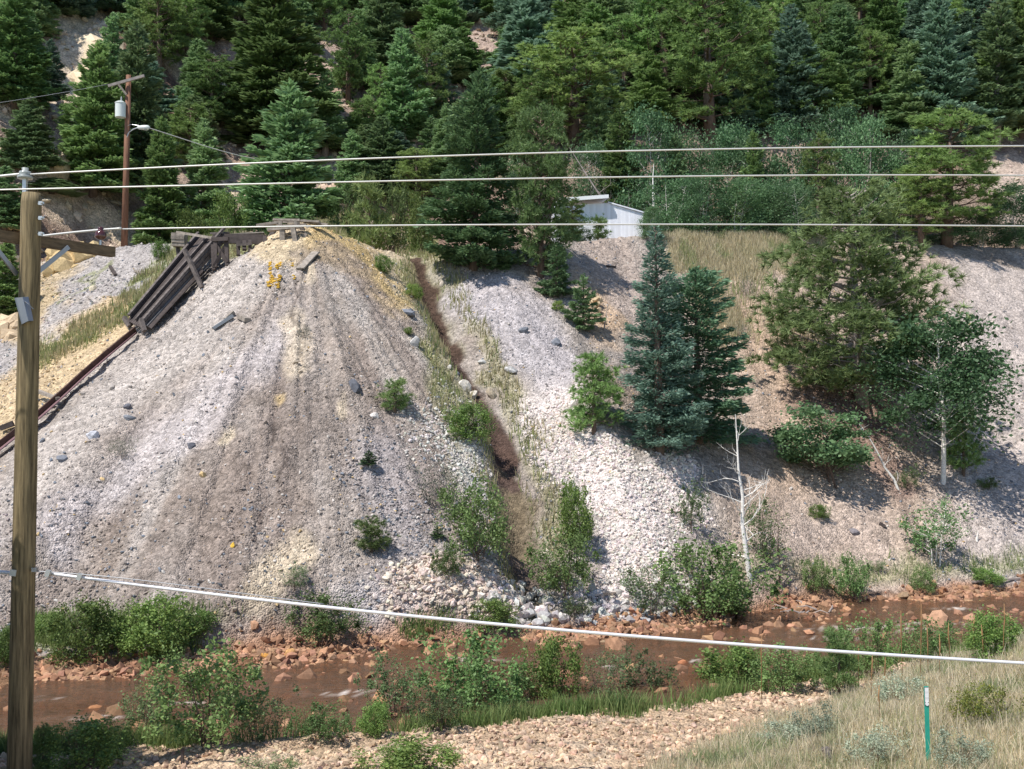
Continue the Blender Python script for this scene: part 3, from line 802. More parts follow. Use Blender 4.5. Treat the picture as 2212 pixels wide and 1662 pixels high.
def gen_leafy(seed, h, Rr, nclump, per, ls, c0, c1, stems=1, bare=.3, csize=.28, trunkr=.035, lean=0.0, prof=None, stemtop=.95):
    rng = np.random.default_rng(seed)
    mb = MB(); cl = []
    bases = []
    for sgi in range(stems):
        a = rng.random() * 6.28; o = (Rr * .22 if stems > 1 else 0) * rng.random()
        bx, by = math.cos(a) * o, math.sin(a) * o
        tx, ty = bx + math.cos(a) * (Rr * .55 if stems > 1 else .05) * rng.uniform(.3, 1.2) + lean * h, by + math.sin(a) * (Rr * .5 if stems > 1 else .05) * rng.uniform(.3, 1.2)
        hh_ = h * stemtop * (rng.uniform(.7, 1) if sgi else 1)
        bases.append(((bx, by), (tx, ty), hh_))
        mx_, my_ = (bx * .65 + tx * .35) + rng.normal(0, .03 * h), (by * .65 + ty * .35) + rng.normal(0, .03 * h)
        r0 = trunkr * (1 if stems == 1 else .6)
        mb.tube([(bx, by, -.3), (mx_, my_, hh_ * .4), (tx, ty, hh_)], [r0, r0 * .75, r0 * .12], 6, False)
    for i in range(nclump):
        (bx, by), (tx, ty), hh_ = bases[rng.integers(0, stems)]
        u = rng.random(); tt = bare + (1 - bare) * u
        pr = np.interp(u, [0, .25, .55, .85, 1], prof or [.6, 1, .95, .6, .2])
        a = rng.random() * 6.28; rr_ = Rr * pr * math.sqrt(rng.uniform(.12, 1))
        f = tt ** 1.0
        axx, ayy = bx + (tx - bx) * f, by + (ty - by) * f
        c = np.array([axx + math.cos(a) * rr_, ayy + math.sin(a) * rr_, tt * h * (hh_ / h) * 1.02])
        cl.append(c)
        z0 = max(.05 * h, c[2] - rr_ * rng.uniform(.5, .9)); f0 = z0 / hh_
        mb.tube([(bx + (tx - bx) * f0, by + (ty - by) * f0, z0), tuple(c)], [trunkr * .3, trunkr * .08], 3, False)
    cl = np.array(cl)
    n = nclump * per
    k = np.repeat(np.arange(nclump), per)
    cs = csize * rng.uniform(.45, 1.35, (nclump, 1))[k] * (np.array([.75, .75, 1.15]) if h < 3 else np.array([1, 1, .75]))
    P = cl[k] + rng.normal(size=(n, 3)) * cs + ((rng.random((n, 1)) < .02) * rng.normal(size=(n, 3)) * csize)
    D = unit(rng.normal(size=(n, 3)))
    mixv = np.clip(rng.normal(.45, .25, n), 0, 1)[:, None]
    shade = rng.uniform(.85, 1.15, (nclump, 1))[k]
    lsz = ls * rng.uniform(.6, 1.35, (nclump, 1))[k]
    V, F, CC = diamonds(P, D, lsz * 1.4, lsz * .9, (np.array(c0) * (1 - mixv) + np.array(c1) * mixv) * shade, rng, 1.5)
    return mesh_from('foliage', V, [F], CC), mesh_of(mb, 'stems')
def gen_dead(seed, h, Rr, r0, nb=14, lean=0.0):
    rng = np.random.default_rng(seed); mb = MB()
    path = [(0, 0, -.3)]; x = y = 0
    for i in range(1, 7):
        x += rng.normal(0, .035 * h) * .5 + lean * h / 6; y += rng.normal(0, .02 * h) * .5
        path.append((x, y, h * i / 6))
    mb.tube(path, list(np.linspace(r0, r0 * .12, 7)), 7, False)
    def br(p, a, el, L, r, d):
        q = [p]
        for i in range(3):
            a += rng.normal(0, .25); el += rng.normal(.06, .15)
            p = (p[0] + math.cos(a) * math.cos(el) * L / 3, p[1] + math.sin(a) * math.cos(el) * L / 3, p[2] + math.sin(el) * L / 3)
            q.append(p)
            if d > 0 and rng.random() < .8: br(p, a + rng.choice([-1, 1]) * rng.uniform(.5, 1.1), el + rng.normal(.1, .3), L * .5, r * .5, d - 1)
        mb.tube(q, [r, r * .75, r * .5, r * .15], 4, False)
    for i in range(nb):
        f = rng.uniform(.12, .97); k = int(f * 6); g = f * 6 - k
        p = tuple(np.array(path[k]) * (1 - g) + np.array(path[k + 1]) * g)
        br(p, rng.random() * 6.28, rng.uniform(.1, .7), Rr * (1.1 - f * .7) * rng.uniform(.5, 1.1), r0 * .35 * (1.15 - f), 2)
    return mesh_of(mb, 'trunk')

DK0, DK1 = (0.091, 0.170, 0.052), (0.243, 0.380, 0.104)        # dark fir
SP0, SP1 = (0.117, 0.204, 0.088), (0.293, 0.445, 0.172)      # green spruce
BS0, BS1 = (0.084, 0.156, 0.103), (0.211, 0.333, 0.223)          # blue spruce
PN0, PN1 = (0.129, 0.219, 0.054), (0.326, 0.483, 0.134)          # ponderosa pine
YP0, YP1 = (.12, .19, .05), (.26, .36, .11)           # young pine
AS0, AS1 = (.070, .160, .062), (.165, .300, .120)           # aspen
WL0, WL1 = (0.106, 0.198, 0.048), (0.250, 0.384, 0.108)           # willow
SG0, SG1 = (.27, .33, .22), (.46, .51, .37)             # sage
SHP0, SHP1 = (.10, .19, .035), (.27, .38, .075)
# far (coarser) and near (finer) prototypes; every one is about 1 unit of height h0 and scaled at placement
PROTO = {}
def proto(key, gen, h0, r0, mats, *a, **k):
    PROTO[key] = (lambda: gen(*a, **k)), h0, r0, mats
for i in range(4):
    proto('far_fir%d' % i, gen_spruce, 12, 2.5, (M_NEEDLE, M_BARK), 10 + i, 12, 2.5, 15000, .42, .17, DK0, DK1, .05, .14, .66)
    proto('far_spruce%d' % i, gen_spruce, 12, 2.5, (M_NEEDLE, M_BARK), 20 + i, 12, 2.5, 14500, .42, .17, SP0, SP1, .05, .16, .7)
    proto('far_pine%d' % i, gen_pine, 12, 2.7, (M_NEEDLE, M_BARK), 40 + i, 12, 2.7, 1350, .36, .075, PN0, PN1, .14, 17, [.6, .9, 1, .85, .6, .25])
    proto('far_leafy%d' % i, gen_leafy, 6, 2.0, (M_LEAF, M_ASPEN), 50 + i, 6, 2.0, 70, 165, .105, AS0, AS1, 2, .12, .42, .06, 0, [.8, 1, 1, .75, .35])
for i in range(2):
    proto('far_blue%d' % i, gen_spruce, 12, 2.5, (M_NEEDLE, M_BARK), 30 + i, 12, 2.5, 14500, .40, .16, BS0, BS1, .04, .12, .78)
    proto('thin_fir%d' % i, gen_spruce, 12, 2.2, (M_NEEDLE, M_DEADBARK), 35 + i, 12, 2.2, 8500, .42, .16, SP0, SP1, .14, .3, .6)
    proto('willow%d' % i, gen_leafy, 2.2, 1.0, (M_LEAF, M_TWIG), 60 + i, 2.2, 1.0, 70, 75, .062, WL0, WL1, 7, .18, .16, .022, 0, [.75, 1, 1, .85, .6])
    proto('lush%d' % i, gen_leafy, 2.0, 1.0, (M_LEAF, M_TWIG), 64 + i, 2.0, 1.0, 75, 95, .065, SHP0, SHP1, 6, .1, .17, .02, 0, [.9, 1, .95, .7, .4])
    proto('open_willow%d' % i, gen_leafy, 2.4, .9, (M_LEAF, M_TWIG), 68 + i, 2.4, .9, 62, 42, .055, (.10, .18, .06), (.22, .31, .12), 8, .2, .13, .018, 0, [.8, 1, 1, .85, .7])
    proto('sage%d' % i, gen_leafy, .7, .6, (M_LEAF, M_TWIG), 72 + i, .7, .6, 45, 70, .032, SG0, SG1, 8, .2, .09, .012, 0, [.9, 1, 1, .8, .6])
    proto('young_pine%d' % i, gen_pine, 1.6, .62, (M_NEEDLE, M_BARK), 80 + i, 1.6, .62, 230, .22, .024, YP0, YP1, .06, 18, [.9, 1, .85, .6, .4, .15])
    proto('mid_pine%d' % i, gen_pine, 3.2, 1.15, (M_NEEDLE, M_BARK), 84 + i, 3.2, 1.15, 800, .20, .034, PN0, PN1, .05, 16, [.9, 1, .9, .6, .4, .15])
    proto('small_spruce%d' % i, gen_spruce, 2.4, .85, (M_NEEDLE, M_BARK), 88 + i, 2.4, .85, 4200, .16, .06, SP0, (.15, .23, .09), .03, .08, .9)
proto('big_spruce', gen_spruce, 8.7, 2.35, (M_NEEDLE, M_BARK), 101, 8.7, 2.35, 26000, .26, .09, (.065, .128, .052), (.19, .31, .115), .03, .16, .60)
proto('big_blue', gen_spruce, 9.0, 1.9, (M_NEEDLE, M_BARK), 102, 9.0, 1.9, 17500, .22, .07, (.098, .185, .132), (.25, .40, .28), .03, .24, .84)
proto('round_spruce', gen_spruce, 7.0, 1.75, (M_NEEDLE, M_BARK), 103, 7.0, 1.75, 26000, .20, .07, (.07, .15, .08), (.19, .34, .18), .02, .03, .34)
proto('big_pine', gen_pine, 9.0, 3.1, (M_NEEDLE, M_DEADBARK), 104, 9.0, 3.1, 2700, .30, .046, (.11, .17, .05), (.33, .44, .16), .02, 20, [.85, .95, 1.0, .66, .42, .2])
proto('bench_pine', gen_pine, 7.6, 1.9, (M_NEEDLE, M_BARK), 105, 7.6, 1.9, 1900, .27, .05, (.095, .155, .045), (.25, .36, .12), .03, 15, [.85, 1, .95, .9, .6, .2])
proto('aspen_tree', gen_leafy, 7.2, 2.0, (M_LEAF, M_ASPEN), 106, 6.6, 2.0, 38, 420, .10, AS0, AS1, 1, .36, .46, .09, -.02, [.7, 1, .95, .8, .5])
proto('leaning_aspen', gen_leafy, 3.6, 1.0, (M_LEAF, M_TWIG), 107, 3.6, 1.25, 48, 190, .095, AS0, AS1, 2, .35, .24, .07, -.1, [.8, 1, 1, .9, .5])
proto('sapling', gen_leafy, 2.7, .95, (M_LEAF, M_ASPEN), 108, 2.7, .85, 42, 50, .075, WL0, AS1, 3, .3, .17, .05, 0, [.7, .9, 1, 1, .8])
proto('bare_shrub', gen_leafy, 1.6, .9, (M_LEAF, M_DEADBARK), 109, 1.6, .9, 75, 20, .045, (.14, .17, .10), (.25, .27, .19), 12, .2, .16, .014, 0, [1, 1, 1, .9, .7])
proto('rabbitbrush', gen_leafy, .8, .7, (M_LEAF, M_TWIG), 110, .8, .75, 50, 70, .035, (.14, .22, .05), (.52, .50, .06), 8, .25, .1, .012, 0, [.9, 1, 1, .9, .7])
_cache = {}
def protomesh(key):
    if key not in _cache:
        c, t = PROTO[key][0]()
        c.materials.append(PROTO[key][3][0]); t.materials.append(PROTO[key][3][1])
        _cache[key] = (c, t)
    return _cache[key]
CROWN = {'leafy': 'foliage'}
def plant(key, name, px, py, ty, hw, label, cat_, group=None, Y=None, rz=None, dh=0.0):
    """base at picture point (px, py) on the ground, top at ty, half width hw"""
    if Y is None: p = hit(px, py)
    else:
        q = at(px, py, Y); p = Vector((q.x, Y, hz(q.x, Y)))
    topz = at(px, ty, p.y).z
    h = max(.25, topz - p.z + dh); r = hw * p.y / F_
    if (key.startswith('far_') and 'leafy' not in key) or key.startswith('thin'): r *= 1.22
    _, h0, r0, mats = PROTO[key]
    cm, tm = protomesh(key)
    rz = rz if rz is not None else (px * 7.13 + py * 3.1) % 6.28
    e = empty(name, p, label, cat_, group, rz)
    e.scale = (r / r0, r / r0, h / h0)
    if h > 4: e.rotation_euler = (math.sin(px * 1.7) * .035, math.cos(py * 2.3 + px) * .04, rz)
    leafy = mats[0] == M_LEAF
    tree = h > 2.6
    c = link('crown' if tree else 'foliage', cm, None, e)
    t = link('trunk' if tree else 'stem', tm, None, e)
    return e
SC, PI_, FI, BL, TH, LF = 'far_spruce', 'far_pine', 'far_fir', 'far_blue', 'thin_fir', 'far_leafy'
T = plant
# --- left hillside
T(FI + '0', 'fir_tree', 200, 470, 95, 74, 'tall dark fir just left of the pole with the transformer', 'tree', Y=55)
T(SC + '1', 'spruce_tree', 300, 450, 45, 66, 'tall spruce rising right behind the pole with the street light', 'tree', Y=58)
T(FI + '2', 'fir_tree', 345, 480, 250, 55, 'dark fir in shade low to the right of the far utility pole', 'tree', Y=54.5)
T(SC + '2', 'spruce_tree', 52, 375, 228, 46, 'spruce on the rocky slope just above the near pole top', 'tree')
T(FI + '3', 'fir_tree', 30, 235, -30, 62, 'dark fir at the top left corner of the view', 'tree')
T(BL + '0', 'spruce_tree', 108, 215, 85, 30, 'small blue-green spruce left of the cream cliff', 'tree')
T(SC + '3', 'spruce_tree', 238, 215, 30, 36, 'green spruce right beside the cream cliff', 'tree')
T(SC + '0', 'spruce_tree', 425, 262, 85, 52, 'bluish spruce between the two rocky clearings, mid left hillside', 'tree')
T(PI_ + '0', 'pine_tree', 345, 170, -40, 55, 'olive pine above the utility pole near the top edge', 'tree')
T(FI + '1', 'fir_tree', 455, 90, -60, 62, 'dark fir touching the top edge left of the biggest dark fir', 'tree')
T(FI + '0', 'fir_tree', 592, 320, -40, 108, 'largest dark fir, standing behind the broad drooping spruce on the left hillside', 'tree')
T(SC + '3', 'spruce_tree', 612, 500, 178, 104, 'broad spruce with drooping boughs behind the timber trestle', 'tree', Y=54)
T(SC + '1', 'spruce_tree', 440, 495, 262, 60, 'green spruce behind the head of the timber chute', 'tree', Y=56)
T(TH + '0', 'spruce_tree', 703, 350, 160, 52, 'thin spruce just right of the largest dark fir', 'tree')
T('lush0', 'yellow_green_shrub', 492, 498, 418, 40, 'bright yellow-green bush behind the timber chute head', 'shrub', Y=52)
T('lush1', 'yellow_green_shrub', 415, 505, 455, 34, 'low bright green shrub left of the yellow-green bush by the chute', 'shrub', Y=52)
T(SC + '2', 'spruce_tree', 110, 515, 385, 52, 'bushy dark spruce behind the right crossarm of the near pole', 'tree', Y=53)
T(FI + '3', 'fir_tree', 12, 690, 520, 46, 'dark fir at the left edge below the near crossarm', 'tree')
T(SC + '0', 'spruce_tree', 8, 500, 360, 50, 'spruce cut by the left edge level with the pole top', 'tree')
T(PI_ + '1', 'pine_tree', 160, 340, 215, 36, 'ragged pine between the cream cliff and the tall dark fir', 'tree')
T(PI_ + '2', 'pine_tree', 262, 30, -110, 40, 'pine whose trunk shows above the cream cliff', 'tree')
T(TH + '1', 'pine_tree', 78, 90, -60, 40, 'thin fir above the cream cliff near the left corner', 'tree')
T(FI + '1', 'fir_tree', 520, 250, 120, 40, 'narrow fir tucked against the left flank of the largest dark fir', 'tree')
T('lush0', 'shrub', 345, 560, 520, 18, 'small green shrub on the grey slope edge beside the chute', 'shrub')
# --- middle hillside
T(TH + '0', 'spruce_tree', 872, 322, 62, 58, 'spruce with a bare pale trunk in the clearing, middle of the hillside', 'tree')
T(PI_ + '3', 'pine_tree', 928, 318, 95, 50, 'slim pine standing right of the pale-trunked spruce', 'tree')
T(PI_ + '0', 'pine_tree', 752, 228, 25, 46, 'pine with a dark bare lower trunk left of the pale-trunked spruce', 'tree')
T(SC + '3', 'spruce_tree', 820, 190, -30, 62, 'spruce at the top edge above the pale-trunked spruce', 'tree')
T(BL + '0', 'spruce_tree', 860, 395, 285, 48, 'low spruce on the brown slope under the pale-trunked spruce', 'tree')
T(SC + '0', 'spruce_tree', 775, 330, 235, 46, 'small round spruce left in the brown clearing', 'tree')
T(FI + '2', 'fir_tree', 960, 150, -20, 66, 'dark fir beside the scree chute at the top', 'tree')
T(FI + '0', 'fir_tree', 1000, 190, 60, 36, 'small dark fir on the left rim of the scree chute', 'tree')
T(SC + '1', 'spruce_tree', 905, 60, -90, 70, 'spruce crown cut by the top edge left of the scree chute', 'tree')
T(BL + '1', 'spruce_tree', 1150, 235, -10, 100, 'broad hazy blue-green spruce right of the scree chute', 'tree')
T(PI_ + '1', 'pine_tree', 1240, 330, 78, 108, 'big dark pine behind the two large trees left of the shed', 'tree')
T(PI_ + '2', 'pine_tree', 1090, 300, 160, 46, 'thin pine between the tall spruce and the big dark pine', 'tree')
T(FI + '3', 'fir_tree', 1265, 130, -60, 70, 'dark layered fir at the top edge above the big dark pine', 'tree')
T(BL + '0', 'spruce_tree', 1322, 258, 148, 36, 'small silver-blue spruce above the shed', 'tree')
T('big_spruce', 'spruce_tree', 1022, 583, 152, 112, 'tall dense spruce with boughs to the ground right of the gully head', 'tree', rz=.5)
T('bench_pine', 'pine_tree', 1168, 572, 238, 78, 'olive pine on the bench edge just left of the metal shed', 'tree', rz=1.0, Y=45.5)
T('far_pine3', 'pine_tree', 1236, 505, 432, 30, 'pine bough clump hanging over the left end of the shed', 'tree', Y=50.6)
T('small_spruce0', 'small_spruce', 1203, 640, 528, 46, 'dark young spruce below the olive pine at the crest of the grey tailings', 'tree')
T('small_spruce1', 'small_spruce', 1260, 712, 592, 42, 'light green young spruce on the slope below the shed', 'tree')
T('young_pine0', 'young_pine', 797, 480, 397, 42, 'bright yellow-green young pine on the bench right of the trestle', 'tree', Y=52)
T('willow0', 'shrub', 850, 480, 388, 30, 'blue-green bush right of the bright young pine on the bench', 'shrub', Y=53)
T('willow1', 'shrub', 748, 482, 392, 30, 'olive bush left of the bright young pine on the bench', 'shrub', Y=53)
T('lush1', 'shrub', 905, 500, 420, 30, 'light green bush at the left foot of the tall dense spruce', 'shrub', Y=51)
T('young_pine1', 'young_pine', 1292, 522, 468, 22, 'little young pine standing in front of the metal shed', 'tree', Y=51.6)
T('far_leafy0', 'aspen_tree', 1245, 523, 462, 30, 'dark leafy bush against the left part of the shed wall', 'shrub', Y=51.7)
T('far_leafy1', 'aspen_tree', 1400, 526, 445, 26, 'grey-green bush hiding the right corner of the shed', 'shrub', Y=51.6)
# --- right hillside
T(PI_ + '0', 'pine_tree', 1535, 320, -30, 112, 'large olive pine filling the hillside above the aspen belt, left of the tallest blue spruce', 'tree')
T(PI_ + '3', 'pine_tree', 1440, 240, -60, 85, 'pine left of the large olive pine at the top', 'tree')
T(BL + '1', 'spruce_tree', 1708, 296, 8, 66, 'pointed silver-blue spruce with layered boughs on the right hillside', 'tree')
T(BL + '0', 'spruce_tree', 1582, 300, 150, 40, 'slim blue-green spruce below the large olive pine', 'tree')
T(SC + '2', 'spruce_tree', 1642, 290, 178, 36, 'slim green spruce left of the pointed silver-blue spruce', 'tree')
T(PI_ + '1', 'pine_tree', 1640, 130, -80, 72, 'pine behind the pointed silver-blue spruce at the top edge', 'tree')
T(SC + '0', 'spruce_tree', 1825, 250, 12, 56, 'hazy blue-green spruce right of the pointed silver-blue spruce', 'tree')
T(FI + '1', 'fir_tree', 1900, 190, -20, 60, 'darker fir on the upper right hillside left of the pale-trunked fir', 'tree')
T(TH + '1', 'fir_tree', 1957, 295, 82, 56, 'fir with a pale bare trunk in the upper right stand', 'tree')
T(BL + '0', 'spruce_tree', 2045, 320, -20, 74, 'tall hazy blue spruce in the upper right stand', 'tree')
T(BL + '1', 'spruce_tree', 2000, 200, -70, 60, 'blue spruce crown left of the tall hazy blue spruce at the top edge', 'tree')
T(TH + '0', 'fir_tree', 2152, 320, 0, 66, 'fir with dead grey lower boughs at the right', 'tree')
T(FI + '2', 'fir_tree', 2205, 300, -40, 60, 'dark fir cut by the right edge of the view', 'tree')
T(SC + '3', 'spruce_tree', 1780, 130, -60, 60, 'spruce at the top edge right of the pointed silver-blue spruce', 'tree')
T('far_pine2', 'pine_tree', 2045, 530, 248, 104, 'dark pine on the bench behind the biggest foreground pine', 'tree', Y=57)
T('far_pine1', 'pine_tree', 1990, 530, 370, 60, 'low pine on the bench between the dark pine and the biggest pine', 'tree', Y=56)
# aspens of the belt on the bench
AB = [(1400, 400, 250, 62, 'topmost left aspen above the shed roof'), (1475, 420, 290, 60, 'aspen right of the topmost left aspen over the shed'),
      (1560, 410, 270, 64, 'aspen under the slim blue-green spruce'), (1640, 420, 285, 60, 'aspen directly below the slim green spruce'),
      (1715, 425, 275, 58, 'aspen right under the pointed silver-blue spruce'), (1795, 430, 225, 66, 'tallest aspen of the belt, between silver-blue spruce and hazy spruce'),
      (1860, 400, 265, 60, 'light green aspen right of the tallest aspen of the belt'), (1925, 400, 280, 56, 'aspen left of the dark pine on the bench'),
      (1440, 505, 385, 58, 'low aspen thicket just right of the shed corner'), (1515, 515, 370, 54, 'low aspen over a patch of orange soil'),
      (1590, 515, 390, 58, 'low aspen in the middle of the belt bottom'), (1665, 518, 375, 56, 'low aspen with a dark hollow beside it'),
      (1735, 520, 395, 54, 'low aspen at the top of the straw-coloured grass'), (2110, 540, 450, 60, 'blue-green aspen bush right of the dark bench pine'),
      (2175, 545, 400, 56, 'aspen bush on the bench at the right edge'), (2040, 545, 480, 46, 'small aspen bush at the crest of the pale right slope'),
      (1290, 415, 300, 52, 'shaded aspen above the left end of the shed roof'), (1345, 425, 335, 48, 'aspen right over the shed roof beside the fallen dead tree'),
      (1110, 430, 330, 44, 'leafy tree between the tall dense spruce and the olive pine'), 
      (2205, 555, 480, 34, 'low bush on the crest at the far right edge')]
for i, (x, y, t_, w_, lb) in enumerate(AB):
    T(LF + str(i % 4), 'aspen_tree', x, y, t_, w_, lb, 'aspen', 'aspens in the belt above the bench', Y=((57.5 if x > 2000 else 54.0) + (i % 3) * .7 if y > 500 else 60.5 + (i % 3)))
# extra trees of the closed stand
rs = random.Random(4)
STD = [(1310, 60), (1380, 120), (1350, 210), (1480, 110), (1590, 50), (1420, 20), (1730, 60), (1860, 70), (1950, 100), (2110, 110), (2170, 180), (1110, 60), (1190, 90), (1060, 30), (700, 60), (640, 30), (780, 20), (1500, 180), (1620, 200),
       (1770, 190), (1880, 240), (2080, 200), (2130, 250), (1290, 210), (390, 30), (560, 60), (150, 20), (1340, -10), (1560, -20), (1690, -20), (1820, -20), (1930, 10), (2050, 30), (2190, 30), (990, 40), (860, -10), (300, -10), (60, 60), (2000, 270), (1790, 270)]
for i in range(60):
    STD.append((rs.randint(1080, 2200), rs.randint(-20, 290)) if i % 3 else (rs.randint(0, 1000), rs.randint(-60, 70)))
CLR = [(105, 235, 20, 240), (1010, 1075, 60, 190), (480, 515, 130, 300), (700, 745, 60, 190), (690, 740, 350, 470)]
def clear_of(x, y): return not any(a < x + 20 and x - 20 < b and c < y and y - 140 < d for a, b, c, d in CLR)
for i in range(48):
    STD.append((rs.randint(-20, 1120), rs.randint(70, 400)))
STD += [(1070, 330), (1110, 250), (1290, 340), (1160, 330), (900, 440), (960, 400), (830, 420), (1400, 280), (760, 420)]
STD = [p for p in STD if clear_of(*p)]
for i, (x, y) in enumerate(STD):
    k = rs.choice([SC, FI, PI_, SC, SC, TH, PI_]) if rs.random() < .88 else BL; k += str(rs.randrange(2 if k in (BL, TH) else 4))
    T(k, 'conifer_tree', x, y + 15, y - rs.randint(95, 185), rs.randint(34, 58), 'conifer closed in by others in the dense stand of the upper hillside', 'tree', 'conifers of the dense upper stand')
T(SC + '1', 'spruce_tree', 1462, 440, 292, 34, 'spruce standing up out of the aspen belt near the shed', 'tree', Y=59.5)
T(FI + '0', 'fir_tree', 1622, 440, 285, 32, 'dark fir in the middle of the aspen belt', 'tree', Y=59.5)
T(PI_ + '2', 'pine_tree', 1765, 440, 300, 36, 'small pine in the aspen belt left of the biggest pine top', 'tree', Y=59.5)
T(FI + '2', 'fir_tree', 1345, 420, 235, 44, 'dark fir behind the shed above the fallen dead tree', 'tree', Y=61)
# --- on the slope
T('big_blue', 'spruce_tree', 1425, 978, 482, 106, 'tall pointed blue spruce in the middle of the slope', 'tree', rz=2.0)
T('round_spruce', 'spruce_tree', 1508, 955, 588, 112, 'dark green spruce pressed against the right side of the tall blue spruce', 'tree', rz=1.0)
T('mid_pine0', 'pine_tree', 1283, 935, 772, 66, 'olive pine left of the tall blue spruce', 'tree')
T('big_pine', 'pine_tree', 1862, 872, 415, 205, 'biggest pine, wide and olive green, on the upper right slope', 'tree', rz=.3)
T('aspen_tree', 'aspen_tree', 2037, 1042, 672, 132, 'aspen with a white trunk on the right slope', 'aspen', rz=.2)
T('mid_pine1', 'pine_tree', 2082, 1030, 880, 44, 'thin dark pine half hidden behind the white-trunked aspen', 'tree')
T('leaning_aspen', 'aspen_tree', 1812, 1050, 882, 66, 'blue-green leafy aspen clump below the biggest pine', 'aspen', rz=0)
T('sapling', 'sapling_tree', 2022, 1222, 1080, 58, 'twin-stemmed leafy sapling at the foot of the right slope', 'sapling', rz=.4)
T('young_pine0', 'young_pine', 853, 893, 824, 34, 'yellow-green young pine high on the cone of waste rock', 'tree')
T('young_pine1', 'young_pine', 802, 1197, 1120, 36, 'grey-green young pine low on the cone of waste rock', 'tree')
T('small_spruce0', 'small_spruce', 797, 1008, 974, 22, 'tiny round spruce between the two young pines', 'tree')
T('bare_shrub', 'shrub', 265, 990, 940, 26, 'wispy grey-green bush on the left flank of the cone', 'shrub')
T('bare_shrub', 'shrub', 655, 730, 700, 14, 'small wispy plant on the upper cone', 'shrub')
T('lush0', 'shrub', 1012, 948, 872, 48, 'bright green bush beside the wet gully', 'shrub')
T('bare_shrub', 'shrub', 945, 1100, 995, 52, 'greyish open bush below the bright green gully bush', 'shrub')
T('willow0', 'willow_shrub', 1035, 1212, 1042, 72, 'tall leafy willow left of the lower gully', 'shrub')
T('willow1', 'willow_shrub', 1215, 1290, 1150, 62, 'dense willow right of the lower gully', 'shrub')
T('lush1', 'willow_shrub', 1240, 1190, 1045, 40, 'bushy willow at the left rim of the white rock fan', 'shrub')
T('willow0', 'shrub', 965, 1252, 1180, 28, 'small willow left of the tall leafy gully willow', 'shrub')
T('small_spruce1', 'small_spruce', 945, 1165, 1135, 16, 'tiny blue-green spruce left of the gully willows', 'tree')
T('lush1', 'shrub', 830, 590, 552, 20, 'yellow-green weed clump on the yellow soil right of the peak', 'shrub')
T('lush0', 'shrub', 893, 645, 614, 22, 'low green plant on the edge of the yellow soil', 'shrub')
T('lush0', 'shrub', 1205, 672, 650, 14, 'small yellowish bush above the grey tailings', 'shrub')
T('lush1', 'shrub', 880, 725, 708, 10, 'tiny green tuft above the round pale boulder', 'shrub')
T('lush0', 'shrub', 1065, 1368, 1295, 46, 'willow at the mouth of the gully by the creek', 'shrub')
T('open_willow0', 'shrub', 1240, 1340, 1285, 38, 'low bush between the gully mouth boulders and the white fan', 'shrub')
T('open_willow1', 'willow_shrub', 1405, 1330, 1215, 62, 'open grey-green willow at the foot of the white rock fan', 'shrub')
T('willow1', 'willow_shrub', 1530, 1345, 1160, 104, 'largest willow on the far bank, below the dead white tree', 'shrub')
T('lush0', 'willow_shrub', 1560, 1400, 1310, 62, 'willow hanging over the water under the largest far-bank willow', 'shrub', Y=30.6)
T('open_willow0', 'willow_shrub', 1490, 1150, 1030, 36, 'thin bush right of the white rock fan', 'shrub')
T('open_willow1', 'willow_shrub', 1655, 1215, 1065, 46, 'thin bush tangled behind the dead white tree', 'shrub')
T('willow0', 'shrub', 1765, 1285, 1205, 26, 'blue-green aspen sprout left at the bank, left one of a pair', 'shrub')
T('willow1', 'shrub', 1840, 1300, 1195, 36, 'blue-green aspen sprout at the bank, right one of a pair', 'shrub')
T('willow0', 'shrub', 1992, 1285, 1225, 26, 'leafy sprout on the bank below the twin-stemmed sapling', 'shrub')
T('lush1', 'shrub', 2130, 1262, 1230, 36, 'bright green grassy clump on the far bank at the right', 'shrub')
T('lush0', 'shrub', 1770, 1122, 1090, 20, 'small yellow-green bush alone on the right slope', 'shrub')
T('open_willow1', 'shrub', 1895, 1235, 1208, 18, 'tiny bush between the aspen sprouts and the sapling', 'shrub')
T('willow1', 'shrub', 2135, 1060, 1030, 20, 'small sprout right of the white-trunked aspen', 'shrub')
T('bare_shrub', 'shrub', 1610, 640, 585, 16, 'upright pale weed in the straw grass', 'shrub')
T('bare_shrub', 'shrub', 1600, 730, 690, 22, 'grey weed below the straw grass', 'shrub')
T('willow0', 'shrub', 1690, 775, 730, 30, 'leafy weed at the left foot of the biggest pine', 'shrub')
T('open_willow0', 'shrub', 1960, 1060, 1000, 24, 'scrubby weed left of the aspen trunk', 'shrub')
# far bank, left
T('lush0', 'willow_shrub', 190, 1430, 1296, 74, 'leafy willow beside the near pole on the far bank', 'shrub')
T('lush1', 'willow_shrub', 325, 1420, 1290, 72, 'leafy willow right of the first one on the far bank', 'shrub')
T('lush0', 'shrub', 105, 1385, 1325, 34, 'grassy bush close right of the near pole', 'shrub')
T('lush1', 'shrub', 432, 1370, 1318, 40, 'small light bush right of the two leafy willows', 'shrub')
T('willow1', 'willow_shrub', 690, 1395, 1275, 66, 'round willow on the far bank under the cable', 'shrub')
T('open_willow1', 'shrub', 635, 1275, 1215, 30, 'thin sprig above the cream soil patch at the foot of the cone', 'shrub')
T('lush1', 'shrub', 15, 1440, 1350, 36, 'bush at the left edge behind the near pole', 'shrub')
